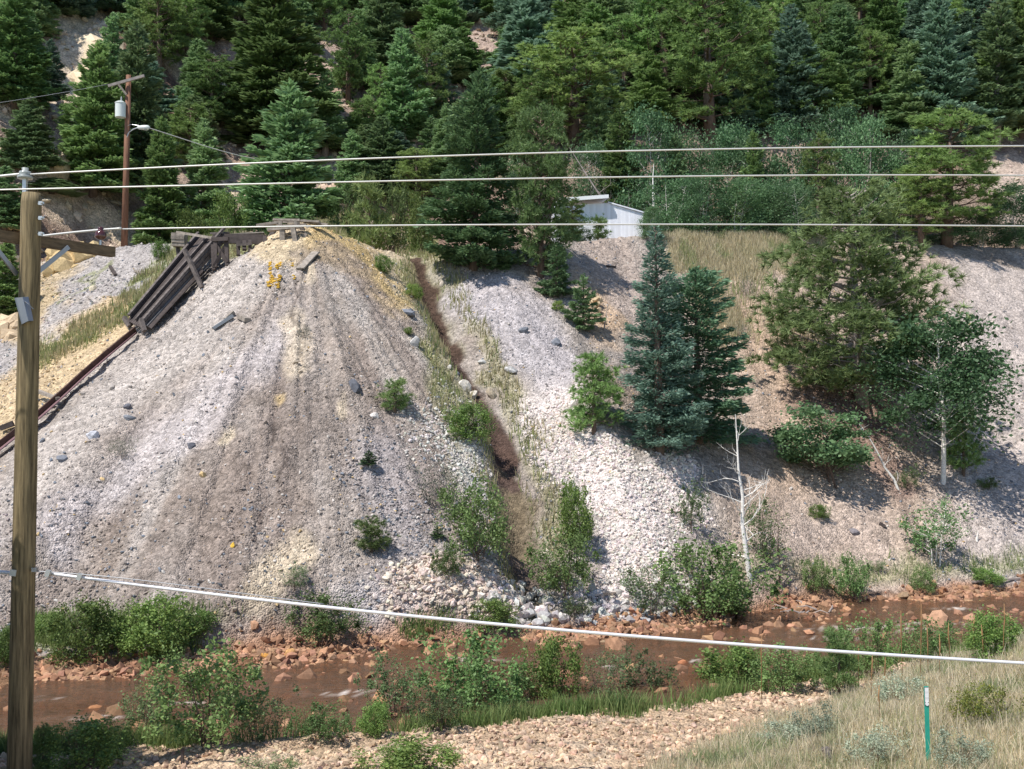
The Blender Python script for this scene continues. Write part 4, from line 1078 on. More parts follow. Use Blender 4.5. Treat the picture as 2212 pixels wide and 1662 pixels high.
# near bank
NB = [('willow0', 455, 1612, 1400, 108, 'tallest willow on the near bank, left of centre'), ('open_willow0', 318, 1600, 1462, 50, 'slender willow left of the tallest near-bank willow'),
      ('lush0', 190, 1665, 1555, 86, 'leafy clump at the bottom left by the near pole'), ('open_willow1', 560, 1605, 1480, 60, 'thin willow right of the tallest near-bank willow'),
      ('lush1', 812, 1592, 1516, 36, 'compact bright green bush on the near bank'), ('open_willow0', 855, 1575, 1395, 62, 'slender bare-stemmed willow behind the compact bright bush'),
      ('willow1', 1030, 1560, 1366, 100, 'broad willow on the near bank at the centre'), ('lush0', 1195, 1530, 1378, 52, 'yellow-green willow right of the broad central willow'),
      ('open_willow1', 1305, 1525, 1395, 56, 'upright willow in the middle of the near bank'), ('open_willow0', 1405, 1515, 1392, 56, 'upright willow right of the middle one on the near bank'),
      ('lush1', 1590, 1500, 1392, 72, 'bright yellow-green willow on the near bank'), ('willow0', 1690, 1495, 1395, 60, 'willow between the bright one and the young pine'),
      ('willow1', 1880, 1470, 1330, 60, 'willow right of the blurred young pine'), ('lush0', 2140, 1425, 1325, 60, 'dense green willow at the right edge of the near bank'),
      ('willow0', 2010, 1440, 1345, 56, 'willow left of the dense green one at the right'), ('lush0', 885, 1690, 1600, 92, 'low leafy bush cut by the bottom edge'),
      ('open_willow1', 590, 1690, 1622, 56, 'straggly bush at the bottom edge left of the low leafy bush'), ('willow1', 700, 1600, 1520, 54, 'low willow left of the compact bright bush'),
      ('willow0', 1110, 1545, 1440, 50, 'willow squeezed between the broad and the yellow-green one'), ('open_willow0', 955, 1580, 1470, 50, 'leafy sprig left of the broad central willow')]
for k, x, y, t_, w_, lb in NB:
    T(k, 'willow_shrub', x, y, t_, w_, lb, 'shrub', 'willows along the near bank')
T('young_pine0', 'young_pine', 1812, 1500, 1372, 42, 'young dark green pine on the near bank at the right', 'tree')
T('mid_pine1', 'young_pine', 92, 1690, 1570, 30, 'dark pine tip beside the foot of the near pole', 'tree')
SGB = [('sage0', 1945, 1515, 1462, 52, 'sagebrush nearest the creek, left of the marker post'), ('sage1', 1890, 1650, 1580, 60, 'sagebrush left of the foot of the marker post'),
       ('sage0', 2085, 1660, 1590, 60, 'sagebrush right of the foot of the marker post'), ('sage1', 1700, 1600, 1560, 60, 'low sagebrush on the left edge of the dry grass'),
       ('sage0', 1770, 1600, 1530, 46, 'sagebrush above the dead brown log in the grass')]
for k, x, y, t_, w_, lb in SGB:
    T(k, 'sagebrush', x, y, t_, w_, lb, 'shrub', 'sagebrush in the dry grass')
T('rabbitbrush', 'flowering_shrub', 2130, 1560, 1485, 62, 'yellow-flowered bush right of the marker post', 'shrub')

T('round_spruce', 'spruce_tree', -480, 1600, 585, 330, 'unseen spruce added just left of the view to shade the foot of the near pole', 'tree', Y=13.4)  # unseen tree, added only for the shade it casts on the pole foot
# dead trees
def dead(px, py, ty, hw, seed, label, mat, lean=0.0, nb=14, Y=None, r=.07, name='dead_tree', group=None):
    if Y is None: p = hit(px, py)
    else:
        q = at(px, py, Y); p = Vector((q.x, Y, hz(q.x, Y)))
    h = at(px, ty, p.y).z - p.z; R_ = hw * p.y / F_
    e = empty(name, p, label, 'dead tree', group)
    me = gen_dead(seed, h, R_, r, nb, lean)
    link('trunk', me, mat, e)
    return e
dead(1622, 1252, 895, 100, 5, 'dead white tree with long bare twigs at the foot of the slope', M_ASPEN, -.10, 16, r=.085)
dead(1948, 1062, 905, 34, 9, 'leaning bare white stem left of the white-trunked aspen', M_ASPEN, -.58, 5, r=.055)
dead(1418, 440, 355, 26, 11, 'short pale snag behind the right end of the shed', M_ASPEN, -.1, 6, Y=57, r=.11)
dead(1360, 440, 310, 60, 12, 'fallen grey dead tree with tangled branches above the shed', M_DEADBARK, -.6, 14, Y=57.5, r=.09)
dead(1835, 395, 290, 36, 13, 'forked dead trunk in the aspen belt', M_DEADBARK, .1, 9, Y=59, r=.09)
dead(2155, 325, 170, 50, 14, 'dead grey trunk among the right edge firs', M_DEADBARK, 0, 14, r=.13)
dead(1680, 1270, 1110, 60, 17, 'dark leafless sapling right of the dead white tree', M_TWIG, .06, 10, r=.035)
dead(1305, 715, 655, 10, 18, 'cluster of dry pale sticks beside the young spruce', M_DEADBARK, .1, 6, r=.03)
dead(2110, 1170, 1145, 6, 19, 'short pale stump on the far right slope', M_ASPEN, .1, 2, r=.05)
# mullein and dry stalks
ST = [(1645, 1513, 1370), (1855, 1490, 1395), (1882, 1520, 1410), (1912, 1500, 1420), (1950, 1480, 1320), (1988, 1480, 1303), (2005, 1475, 1350), (2052, 1440, 1345), (2100, 1440, 1330), (2125, 1440, 1350), (2168, 1430, 1305), (1790, 1500, 1440), (1560, 1490, 1440), (1900, 1560, 1480), (2030, 1470, 1370)]
mull = None
for i, (x, y, t_) in enumerate(ST):
    p = hit(x, y); h = at(x, t_, p.y).z - p.z
    if mull is None:
        mb = MB(); mb.tube([(0, 0, -.1), (.01, 0, .5), (0, .01, .72), (.005, 0, 1)], [.007, .006, .014, .004], 6)
        mull = mesh_of(mb, 'dry_stalk'); mull.materials.append(simple('dry_brown_stalk', (.30, .17, .08), .9, 0, 30, .4))
    o = link('dry_stalk', mull); o.location = p; o.scale = (1, 1, h); o.rotation_euler = (0, rs.uniform(-.06, .06), rs.random() * 6)
    tag(o, 'tall dry brown mullein stalk among the near-bank bushes at the right', 'dry stalk', 'dry mullein stalks')
# ------------------------------------------------------------------ boulders as things
def boulder(px, py, wpx, hpx, col, label, seed=1, name='boulder', group=None, sink=.3, Y=None):
    p = hit(px, py)
    if Y is not None:
        dx, dy, dz = ray(px, py); t = -CAMZ / dz; p = Vector((float(dx * t), float(dy * t), -.06))
    rng = np.random.default_rng(seed)
    w = wpx * p.y / F_; h = hpx * p.y / F_
    bm_v = np.sign(IV) * np.abs(IV) ** .7 * (1 + rng.uniform(-.3, .3, (12, 1)))
    # subdivide once for facets
    v = list(map(tuple, bm_v)); f = []; mid_ = {}
    def m_(a, b):
        k = (min(a, b), max(a, b))
        if k not in mid_:
            q = (np.array(v[a]) + np.array(v[b])) / 2; q = q / np.linalg.norm(q) * (np.linalg.norm(v[a]) + np.linalg.norm(v[b])) / 2
            q = q * (1 + rng.uniform(-.2, .08)); v.append(tuple(q)); mid_[k] = len(v) - 1
        return mid_[k]
    for a, b, c in IF:
        ab, bc, ca = m_(a, b), m_(b, c), m_(c, a)
        f += [(a, ab, ca), (b, bc, ab), (c, ca, bc), (ab, bc, ca)]
    V = np.array(v) * np.array([w / 2, w * .42, h / 2 * 1.15])
    V = V @ np.array(Matrix.Rotation(rng.uniform(-.3, .3), 3, 'Y')).T
    me = mesh_from(name, V, [np.array(f)], np.tile(np.array(col, float), (len(V), 1)))
    o = link(name, me, M_STONE)
    o.location = p + Vector((0, 0, h * .10))
    return tag(o, label, 'boulder', group)
GB = (.20, .21, .235)
boulder(765, 843, 28, 32, (.13, .135, .155), 'dark blue-grey boulder on the right half of the cone', 1)
boulder(895, 745, 22, 24, (.46, .44, .42), 'round pale boulder at the right edge of the cone', 2)
boulder(880, 680, 34, 16, GB, 'long grey slab-like boulder on the upper right flank of the cone', 3)
boulder(1002, 838, 26, 26, (.66, .60, .52), 'white boulder beside the wet gully', 4)
boulder(1020, 858, 22, 18, (.58, .53, .46), 'cream boulder just below the white gully boulder', 5)
boulder(1062, 858, 20, 22, (.46, .38, .28), 'tan boulder lying in the wet gully', 6)
boulder(1040, 785, 18, 10, (.50, .49, .46), 'flat pale stone at the gully above the white boulder', 7)
boulder(1102, 804, 34, 14, (.48, .47, .46), 'flat light-grey stone on the grey tailings', 8)
boulder(1200, 744, 24, 16, GB, 'grey boulder at the top of the grey tailings, largest there', 9)
boulder(1130, 716, 20, 12, GB, 'grey stone on the upper grey tailings left of the largest', 10)
boulder(808, 903, 18, 14, (.60, .56, .52), 'white stone below the upper young pine', 11)
boulder(198, 945, 24, 18, (.50, .50, .53), 'light bluish stone on the left flank of the cone', 12)
boulder(133, 996, 20, 14, GB, 'dark stone low on the left flank of the cone', 13)
boulder(275, 880, 18, 12, (.15, .15, .17), 'dark oval stone high on the left flank', 14)
boulder(280, 905, 22, 10, (.22, .23, .25), 'flat dark stone just below the dark oval one', 15)
boulder(413, 965, 18, 14, (.14, .14, .16), 'small dark stone in the middle of the left flank', 16)
boulder(1846, 1152, 22, 16, (.22, .20, .21), 'dark squarish stone low on the right slope', 17)
boulder(1660, 958, 12, 12, (.26, .27, .31), 'bluish stone on the slope right of the dark spruce', 18)
boulder(200, 628, 16, 14, (.62, .54, .40), 'cream stone on the grey slope behind the near pole', 19)
boulder(1300, 698, 22, 14, (.58, .44, .26), 'yellow-tan rock beside the young spruce', 20)
boulder(1240, 878, 18, 20, (.64, .58, .54), 'white stone at the head of the white rock fan', 21)
boulder(970, 798, 12, 12, (.60, .56, .5), 'small white stone left of the gully', 22)
boulder(955, 618, 12, 14, (.58, .50, .42), 'pale stone in the upper gully', 23)
# creek boulders
RU = (.38, .215, .13)
boulder(1335, 1400, 46, 42, RU, 'large upright orange boulder standing in the creek at the centre', 31, Y=26.0)
boulder(2026, 1352, 50, 44, (.46, .27, .17), 'large orange boulder in the creek at the right', 32, Y=29.8)
boulder(626, 1416, 26, 16, (.58, .33, .14), 'yellow-orange boulder at the waterline left of centre', 33)
boulder(572, 1420, 16, 10, (.58, .30, .08), 'bright orange stone left of the yellow-orange boulder', 34)
boulder(262, 1532 - 60, 36, 14, RU, 'flat rust slab on the gravel bar at the left', 35)
boulder(205, 1527, 44, 14, (.36, .17, .08), 'submerged rust boulder in the left water', 36, Y=20.6)
boulder(785, 1384, 26, 18, RU, 'rust boulder at the upstream end of the left gravel bar', 37)
boulder(1200, 1515 - 45, 26, 12, (.33, .13, .07), 'dark red stone in midstream left of centre', 38, Y=23.8)
boulder(1475, 1432, 22, 16, (.48, .20, .10), 'rust stone in midstream right of centre', 39, Y=25.3)
boulder(2200, 1296, 40, 22, RU, 'orange boulder on the bank at the right edge', 40)
for i, (x, y, w_) in enumerate([(1140, 1330, 34), (1180, 1335, 30), (1215, 1345, 28), (1160, 1350, 26), (1390, 1345, 26), (1115, 1345, 22)]):
    boulder(x, y, w_, w_ * .62, (.40, .39, .39), 'grey boulder in the row at the mouth of the gully', 50 + i, group='grey boulders at the gully mouth')
CR = [(470, 1400), (520, 1395), (560, 1445), (590, 1440), (620, 1436), (350, 1455), (400, 1440), (440, 1430), (690, 1450), (720, 1425), (760, 1430), (830, 1440), (900, 1445), (940, 1470), (180, 1462), (230, 1455),
      (1250, 1385), (1290, 1380), (1370, 1375), (1430, 1360), (1480, 1352), (1520, 1350), (1560, 1340), (1640, 1345), (1730, 1345), (1760, 1332), (1800, 1325), (1950, 1292), (2000, 1290), (2060, 1290), (2110, 1285), (2150, 1290), (1610, 1490), (1500, 1478), (1560, 1470), (1300, 1395)]
for i, (x, y) in enumerate(CR):
    boulder(x, y, 16 + (i * 7) % 15, 9 + (i * 5) % 8, (.37 - .02 * (i % 4), .215, .135), 'rust-stained cobble lying along the creek edge', 80 + i, 'cobble', 'rust cobbles along the creek')
# rock outcrops on the mountain side
def outcrop(px, py, wpx, hpx, col, label, seed):
    p = hit(px, py); rng = np.random.default_rng(seed)
    w = wpx * p.y / F_; h = hpx * p.y / F_
    mb = MB(); n = 26
    V = []; Fs = []; Cc = []
    for i in range(n):
        c = np.array([rng.uniform(-.45, .45) * w, rng.uniform(-.5, .1) * w * .5, rng.uniform(-.1, .9) * h])
        c[1] += c[2] * .9
        s = rng.uniform(.18, .42) * min(w, h) * np.array([1, .8, .9])
        vv = (np.sign(IV) * np.abs(IV) ** .5 * (1 + rng.uniform(-.2, .2, (12, 1)))) * s @ rot_mats(1, rng)[0].T + c
        Fs.append(IF + len(V) * 12); V.append(vv); Cc.append(np.tile(np.array(col) * rng.uniform(.8, 1.15), (12, 1)))
    me = mesh_from('rock_outcrop', np.concatenate(V), [np.concatenate(Fs)], np.concatenate(Cc))
    o = link('rock_outcrop', me, M_STONE); o.location = p + Vector((0, 0, -.2 * h))
    return tag(o, label, 'rock outcrop')
CRM = (.66, .54, .38)
outcrop(175, 175, 95, 130, CRM, 'sunlit cream cliff at the upper left', 1)
outcrop(490, 235, 40, 95, (.60, .48, .34), 'narrow cream rock rib left of the largest dark fir', 2)
outcrop(110, 370, 60, 50, (.60, .45, .28), 'yellowish ledge above the near pole', 3)
outcrop(150, 575, 90, 70, (.60, .45, .24), 'yellow-brown rock face behind the near crossarm', 4)
outcrop(20, 470, 60, 60, (.56, .42, .25), 'yellow-brown ledge at the left edge', 5)
outcrop(20, 730, 60, 60, (.55, .42, .28), 'broken rocks at the left edge behind the near pole', 6)
outcrop(255, 165, 20, 70, CRM, 'thin cream rock sliver right of the cream cliff', 8)
outcrop(715, 440, 50, 60, (.56, .42, .32), 'pinkish rock slope behind the trestle', 9)
outcrop(800, 400, 30, 18, (.58, .42, .32), 'flat-topped pinkish rock block on the bench', 10)
outcrop(360, 350, 40, 40, (.55, .42, .28), 'brown rocks right of the far pole', 11)
outcrop(1280, 665, 30, 25, (.58, .44, .28), 'tan rocks on the slope below the shed shadow', 12)
outcrop(2040, 250, 30, 24, (.5, .4, .33), 'pale rock on the right hillside below the hazy blue spruce', 13)

# ------------------------------------------------------------------ near utility pole
def at3(px, py, Y): return at(px, py, Y)
PX, PYY = -6.54, 15.0
m_pole = simple('olive_treated_pole', (.18, .138, .075), .85, 0, 3, .85, (9, 9, .45))
topP = at(68, 418, 15.0); botP = at(42, 1662, 15.0)
dv = (botP - topP) / (topP.z - botP.z)
zg = hz(botP.x, 15.0) - 1.0
foot = topP + dv * (topP.z - zg)
pole = empty('utility_pole', foot, 'near olive-brown utility pole with a crossarm at the left edge', 'utility pole')
mb = MB()
pp_ = [foot.lerp(topP, f) for f in (0, .2, .4, .6, .8, .985, 1)]
mb.tube(pp_, [.165, .158, .152, .146, .139, .133, .122], 28)
mb.build('shaft', m_pole, pole, True)
m_arm = simple('dark_brown_crossarm', (.13, .095, .06), .85, 0, 4, .5, (1, 1, 6))
axisv = Vector((-5.74 + 6.54, 1.2, 0)).normalized()
ac = Vector((-6.56, 15.0, 7.90)) + Vector((.14, -.10, 0)) * 0.0
armc = at(72, 515, 15.0); nrm = Vector((axisv.y, -axisv.x, 0))     # pointing right/towards the camera
armc = armc - nrm * -.0
back = Vector((-axisv.y, axisv.x, 0)) * .19
A_ = armc - axisv * 1.5 + back; B_ = armc + axisv * 1.42 + back
mb = MB(); mb.beam(A_, B_, .11, .145); mb.build('crossarm', m_arm, pole)
m_steel = simple('dull_steel', (.32, .33, .35), .45, .8, spec=.5)
for s in (1, -1):
    mb = MB(); p1 = armc + axisv * .62 * s + back * .6; p2 = topP + dv * 1.12 + back * .6 + axisv * .12 * s
    mb.beam(p1 + Vector((0, 0, -.03)), p2, .03, .06); mb.build('brace', m_steel, pole)
mb = MB()
pinb = topP + Vector((-.09, 0, -.9)); pint = topP + Vector((-.09, 0, .25))
mb.beam(pinb, pint, .05, .06); mb.build('pin_bracket', M_METAL, pole)
m_por = simple('brown_porcelain', (.07, .02, .018), .12, 0, spec=.8)
m_porg = simple('grey_porcelain', (.32, .34, .33), .25, 0, spec=.6)
mb = MB(); mb.lathe(pint + Vector((0, 0, -.02)), [(.0, -.03), (.10, -.03), (.105, .0), (.07, .02), (.085, .04), (.075, .07), (.04, .08), (.045, .12), (0, .125)], 20); mb.build('insulator', m_porg, pole, True)
def bell(c, nm='insulator'):
    mb = MB(); mb.lathe(c, [(.0, 0), (.02, 0), (.02, -.0), (.075, .03), (.085, .055), (.08, .10), (.055, .14), (.035, .15), (.045, .175), (.03, .195), (0, .2)], 20); mb.build(nm, m_por, pole, True)
    mb = MB(); mb.tube([c + Vector((0, 0, -.09)), c + Vector((0, 0, .03))], .014, 8); mb.lathe(c + Vector((0, 0, -.09)), [(0, 0), (.035, 0), (.035, .015), (0, .015)], 12); mb.build('insulator_pin', M_METAL, pole)
eR = armc + axisv * 1.2 + back + Vector((0, 0, .15)); eL = armc - axisv * 1.3 + back + Vector((0, 0, .15))
bell(eR); bell(eL)
for yy in (440, 472, 506):
    c = at(86, yy, 14.93); mb = MB(); mb.tube([c + Vector((-.06, .04, 0)), c + Vector((.07, -.05, 0))], .016, 8); mb.box(c + Vector((.02, -.02, 0)), (.05, .03, .05)); mb.build('bolt', M_METAL, pole)
mb = MB(); mb.box(at(28, 1238, 14.82), (.085, .012, .085), Matrix.Rotation(.12, 3, 'Y')); mb.build('square_washer', M_METAL, pole)
mb = MB(); mb.box(at(75, 1231, 14.9), (.07, .05, .055)); mb.build('cable_bracket', m_steel, pole)
mb = MB(); c = at(52, 672, 14.83); mb.box(c, (.12, .10, .34), Matrix.Rotation(-.2, 3, 'Y'), .05); mb.tube([at(52, 650, 14.8), at(62, 658, 14.8), at(72, 668, 14.85)], .006, 5); mb.build('hanging_bracket', m_steel, pole)

# wires
m_wire = simple('bright_aluminium_wire', (.60, .59, .56), .5, .4, spec=.5)
def smooth_path(pts, n=70):
    xs = np.array([p[0] for p in pts]); o = []
    deg = min(3, len(pts) - 1)
    cy_ = np.polyfit(xs, [p[1] for p in pts], deg); cY = np.polyfit(xs, [p[2] for p in pts], min(1, deg))
    for x in np.linspace(xs[0], xs[-1], n):
        o.append(at(x, np.polyval(cy_, x), np.polyval(cY, x)))
    return o
def wire(pts, r, label, name='power_line', mat=m_wire, cat_='wire', sides=6):
    mb = MB(); mb.tube(smooth_path(pts), r, sides); o = mb.build(name, mat, None, True)
    return tag(o, label, cat_)
wire([(56, 377, 15.0), (500, 356.5, 14.9), (1000, 335, 14.8), (1500, 323, 14.7), (2212, 316.5, 14.6), (2900, 318, 14.5)], .0115, 'topmost bright wire, from the pole-top insulator to the right edge')
wire([(-900, 425, 13.8), (-120, 418, 13.8), (0, 411, 13.8), (500, 396, 13.8), (1000, 386, 13.8), (1500, 380.5, 13.8), (2212, 383.5, 13.8), (2900, 392, 13.8)], .0105, 'middle bright wire crossing in front of the near pole top')
wire([(265, 495, eR.y), (500, 492, 16.1), (1000, 486, 16), (1500, 485, 15.9), (2212, 489, 15.8), (2900, 496, 15.7)], .012, 'lowest of the three upper wires, from the crossarm end insulator')
wire([(-400, 420, 15.2), (0, 381, 15.0), (50, 376, 15.0)], .018, 'short wire leaving the pole-top insulator to the left edge')
wire([(-300, 580, 17.5), (20, 520, 16.6), (140, 504.5, 16.4), (262, 494, eR.y)], .018, 'wire from the crossarm end insulator passing left behind the near pole')
m_cable = simple('thick_light_cable', (.74, .74, .77), .35, .15, spec=.6)
cb = [(100, 1240, 14.95), (300, 1262, 14.9), (700, 1310, 14.8), (1000, 1344, 14.7), (1300, 1369, 14.6), (1600, 1393, 14.5), (2212, 1432, 14.3), (2900, 1470, 14.1)]
tc_ = wire(cb, .022, 'thick pale cable sagging from the near pole across the creek to the lower right', 'telephone_cable', m_cable, 'cable', 10)
mw = [(72, 1234, 14.9), (200, 1243, 14.9), (450, 1272, 14.86), (700, 1305, 14.8)]
wire(mw, .006, 'thin grey messenger strand just above the start of the thick cable', 'messenger_wire', m_steel)
wire([(-400, 1215, 15.1), (28, 1238, 15.05)], .028, 'short piece of thick cable left of the near pole', 'telephone_cable', m_cable, 'cable', 10)
for x, y in ((104, 1241), (172, 1248)):
    mb = MB(); c = at(x, y - 2, 14.9); mb.box(c, (.06, .07, .085), Matrix.Rotation(.3, 3, 'Y')); o = mb.build('cable_clamp', M_METAL)
    tag(o, 'small bright clamp on the thick cable, ' + ('nearer to the pole' if x < 150 else 'farther from the pole'), 'clamp')

# ------------------------------------------------------------------ far utility pole
FY = 50.5
fb = at(268, 530, FY); fb.z = hz(fb.x, FY) - .3; ft = at(278, 163, FY)
fp = empty('utility_pole', fb, 'reddish-brown utility pole with transformer and street light on the bench', 'utility pole')
m_red = simple('reddish_creosoted_pole', (.21, .105, .065), .8, 0, 4, .5, (3, 3, .3))
mb = MB(); mb.tube([fb, fb.lerp(ft, .5), ft], [.155, .135, .115], 16); mb.build('shaft', m_red, fp, True)
mb = MB(); a = at(234, 186, FY - .25); b2 = at(312, 164, FY - .25); mb.beam(a, b2, .1, .12); mb.build('crossarm', simple('grey_crossarm', (.27, .24, .22), .9, 0, 5, .3), fp)
mb = MB(); mb.beam(at(256, 183, FY - .3), at(273, 205, FY - .22), .06, .09); mb.build('brace', M_WOODL, fp)
m_tr = simple('pale_grey_transformer_paint', (.66, .70, .66), .35, 0, spec=.5)
tcn = at(260, 254, FY - .25)
mb = MB(); rr_ = .235; hh_ = at(260, 226, FY).z - tcn.z
mb.lathe(tcn, [(0, 0), (rr_, 0), (rr_, hh_ * .95), (rr_ * 1.08, hh_ * .95), (rr_ * 1.08, hh_), (rr_ * .6, hh_ * 1.1), (0, hh_ * 1.13)], 24); tr_ = mb.build('transformer', m_tr, fp)
mb = MB(); mb.lathe(tcn + Vector((.04, 0, hh_ * 1.1)), [(0, 0), (.05, 0), (.05, .06), (.03, .08), (.05, .12), (.03, .15), (.04, .2), (0, .24)], 12); mb.build('bushing', m_porg, fp, True)
mb = MB(); mb.tube([at(273, 300, FY - .1), at(278, 287, FY - .1), at(287, 280, FY - .15), at(298, 276, FY - .2)], .025, 8); mb.tube([at(274, 272, FY - .1), at(284, 269, FY - .12), at(300, 272, FY - .2)], .012, 6); mb.build('lamp_arm', M_METAL, fp)
mb = MB(); la, lb_ = at(296, 276, FY - .2), at(324, 276, FY - .3)
mb.tube([la, la.lerp(lb_, .15), la.lerp(lb_, .5), la.lerp(lb_, .85), lb_], [.03, .09, .115, .11, .03], 14); mb.build('lamp_head', m_tr, fp, True)
mb = MB(); mb.lathe(la.lerp(lb_, .7) + Vector((0, 0, -.15)), [(0, 0), (.07, .02), (.10, .07), (.10, .1)], 14); mb.build('lamp_lens', simple('glass_lens', (.35, .38, .35), .15, 0, spec=.7), fp, True)
wire([(-300, 262, 46), (0, 222, 48), (120, 203, 49.5), (234, 182, FY - .25)], .009, 'thin grey wire from the far pole crossarm to the left edge', 'power_line', m_steel)
wire([(322, 277, FY - .3), (360, 289, 51), (450, 318, 52), (560, 345, 54)], .02, 'service wire from the street light down into the spruce', 'power_line', simple('pale_service_wire', (.62, .6, .56), .5, .2))

# ------------------------------------------------------------------ metal shed
def shed():
    Y0 = 52.3
    xL = at(1196, 500, Y0).x; xM = at(1313, 500, Y0).x; xR = at(1389, 500, Y0).x
    zt = at(1300, 439, Y0).z; zr = at(1389, 461, Y0).z; zL = at(1210, 444, Y0).z
    zbm = hz((xL + xR) / 2, Y0) - 1.3
    D = 3.6
    e = empty('metal_shed', (xL, Y0, zbm), 'pale corrugated metal shed on the bench', 'shed')
    m, nt, b = mat_new('corrugated_metal')
    tc = N(nt, 'ShaderNodeTexCoord'); mp = N(nt, 'ShaderNodeMapping'); mp.inputs['Scale'].default_value = (7, 7, .35)
    nz = N(nt, 'ShaderNodeTexNoise'); nz.inputs['Scale'].default_value = 1.0; nz.inputs['Detail'].default_value = 6
    mr = N(nt, 'ShaderNodeMapRange'); mr.inputs[1].default_value = .3; mr.inputs[2].default_value = .7; mr.inputs[3].default_value = .86; mr.inputs[4].default_value = 1.1
    vm = N(nt, 'ShaderNodeVectorMath', operation='SCALE'); vm.inputs[0].default_value = (.84, .85, .90)
    L = nt.links.new
    L(tc.outputs['Object'], mp.inputs[0]); L(mp.outputs[0], nz.inputs['Vector']); L(nz.outputs[0], mr.inputs[0]); L(mr.outputs[0], vm.inputs['Scale']); L(vm.outputs[0], b.inputs['Base Color'])
    b.inputs['Roughness'].default_value = .5; b.inputs['Metallic'].default_value = .0
    # corrugated front wall as real ribs
    n = 150; V = []; F = []
    for i in range(n + 1):
        x = xL + (xR - xL) * i / n
        ztop = np.interp(x, [xL, xM, xR], [zL, zt, zr])
        y = Y0 + (.018 if i % 2 else 0)
        V += [(x, y, zbm), (x, y, ztop)]
    for i in range(n): F.append((2 * i, 2 * i + 2, 2 * i + 3, 2 * i + 1))
    mb = MB(); mb.add(V, F)
    for xx, zz in ((xL, zL), (xR, zr)):
        mb.quad([(xx, Y0 + .03, zbm), (xx, Y0 + D, zbm), (xx, Y0 + D, zz), (xx, Y0 + .03, zz)])
    mb.quad([(xL, Y0 + D, zbm), (xR, Y0 + D, zbm), (xR, Y0 + D, zr), (xL, Y0 + D, zL)])
    mb.build('wall', m, e)
    r1 = at(1205, 436, Y0 - .35); r2 = at(1315, 428, Y0 - .35)
    mb = MB()
    th_ = .13; ZS = 0
    a, b_ = Vector((r1.x, Y0 - .35, r1.z)), Vector((r2.x, Y0 - .35, r2.z))
    a2, b2_ = a + Vector((0, D + .5, .55)), b_ + Vector((0, D + .5, .55))
    up = Vector((0, 0, .17))
    pts = [a, b_, b2_, a2, a + up, b_ + up, b2_ + up, a2 + up]
    mb.add([tuple(p) for p in pts], [(0, 3, 2, 1), (4, 5, 6, 7), (0, 1, 5, 4), (1, 2, 6, 5), (2, 3, 7, 6), (3, 0, 4, 7)])
    mb.build('roof', simple('white_roof_metal', (.82, .84, .84), .4), e)
    mb = MB()
    a = Vector((xM + .02, Y0 - .06, zt + .005)); b_ = Vector((xR + .08, Y0 - .06, zr - .005)); up = Vector((0, 0, .06))
    pts = [a, b_, b_ + Vector((0, D + .1, 0)), a + Vector((0, D + .1, 0))]; pts += [p + up for p in pts]
    mb.add([tuple(p) for p in pts], [(0, 3, 2, 1), (4, 5, 6, 7), (0, 1, 5, 4), (1, 2, 6, 5), (2, 3, 7, 6), (3, 0, 4, 7)])
    mb.build('lean_to_roof', m, e)
shed()

# ------------------------------------------------------------------ timber works at the top of the cone
def bm3(mb, p, q, w, h, Yp, Yq, **k):
    mb.beam(at(p[0], p[1], Yp), at(q[0], q[1], Yq), w, h, jit=.02, **k)
tre = empty('timber_trestle', hit(628, 500), 'small weathered timber trestle on the peak of the cone', 'trestle')
for x, y0, x2, y1, Y in ((610, 495, 611, 537, 39.6), (633, 492, 643, 545, 39.5), (652, 492, 662, 520, 40.2), (590, 492, 585, 515, 40.4)):
    mb = MB(); mb.beam(at(x, y0, Y), at(x2, y1 + 8, Y), .17, .17, jit=.02); mb.build('leg', M_WOODL if Y < 40 else M_WOOD, tre)
mb = MB()
for (a, b_, Y) in (((578, 497), (648, 490), 39.6), ((598, 489), (662, 487), 39.9), ((555, 488), (600, 482), 40.4), ((655, 478), (708, 487), 40.6)):
    bm3(mb, a, b_, .22, .10, Y, Y)
mb.build('cap_beam', M_WOODL, tre)
mb = MB()
for (a, b_, Y) in (((590, 475), (648, 476), 39.6), ((600, 480), (646, 481), 39.9), ((640, 477), (690, 479), 40.4)):
    bm3(mb, a, b_, .14, .07, Y, Y)
mb.build('rail', M_WOODL, tre)
for x in (606, 640):
    mb = MB(); bm3(mb, (x, 475), (x, 490), .12, .12, 39.6, 39.6); mb.build('rail_post', M_WOODL, tre)
mb = MB(); bm3(mb, (642, 535), (662, 505), .10, .12, 39.7, 39.7); mb.build('brace', M_WOODL, tre)
# walkway
wk = empty('timber_walkway', at(520, 520, 40.5), 'dark collapsed timber walkway from the chute head to the peak', 'walkway')
mb = MB()
bm3(mb, (470, 512), (580, 514), .9, .10, 40.9, 40.6); bm3(mb, (478, 518), (575, 520), .14, .28, 40.4, 40.2)
mb.build('deck', M_WOODD, wk)
for i, (a, b_) in enumerate((((455, 505), (495, 503)), ((480, 509), (540, 505)), ((500, 513), (556, 508)), ((520, 505), (570, 503)))):
    mb = MB(); bm3(mb, a, b_, .16, .05, 40.7 - i * .1, 40.7 - i * .1); mb.build('plank', M_WOODL if i % 2 else M_WOOD, wk)
for x, y0, y1 in ((515, 522, 552), (528, 522, 540), (540, 520, 545), (572, 512, 528)):
    mb = MB(); bm3(mb, (x, y0), (x, y1), .13, .13, 40.1, 39.9); mb.build('post', M_WOODD, wk)
mb = MB(); bm3(mb, (512, 529), (545, 527), .1, .1, 39.9, 39.9); mb.build('cross_beam', M_WOOD, wk)
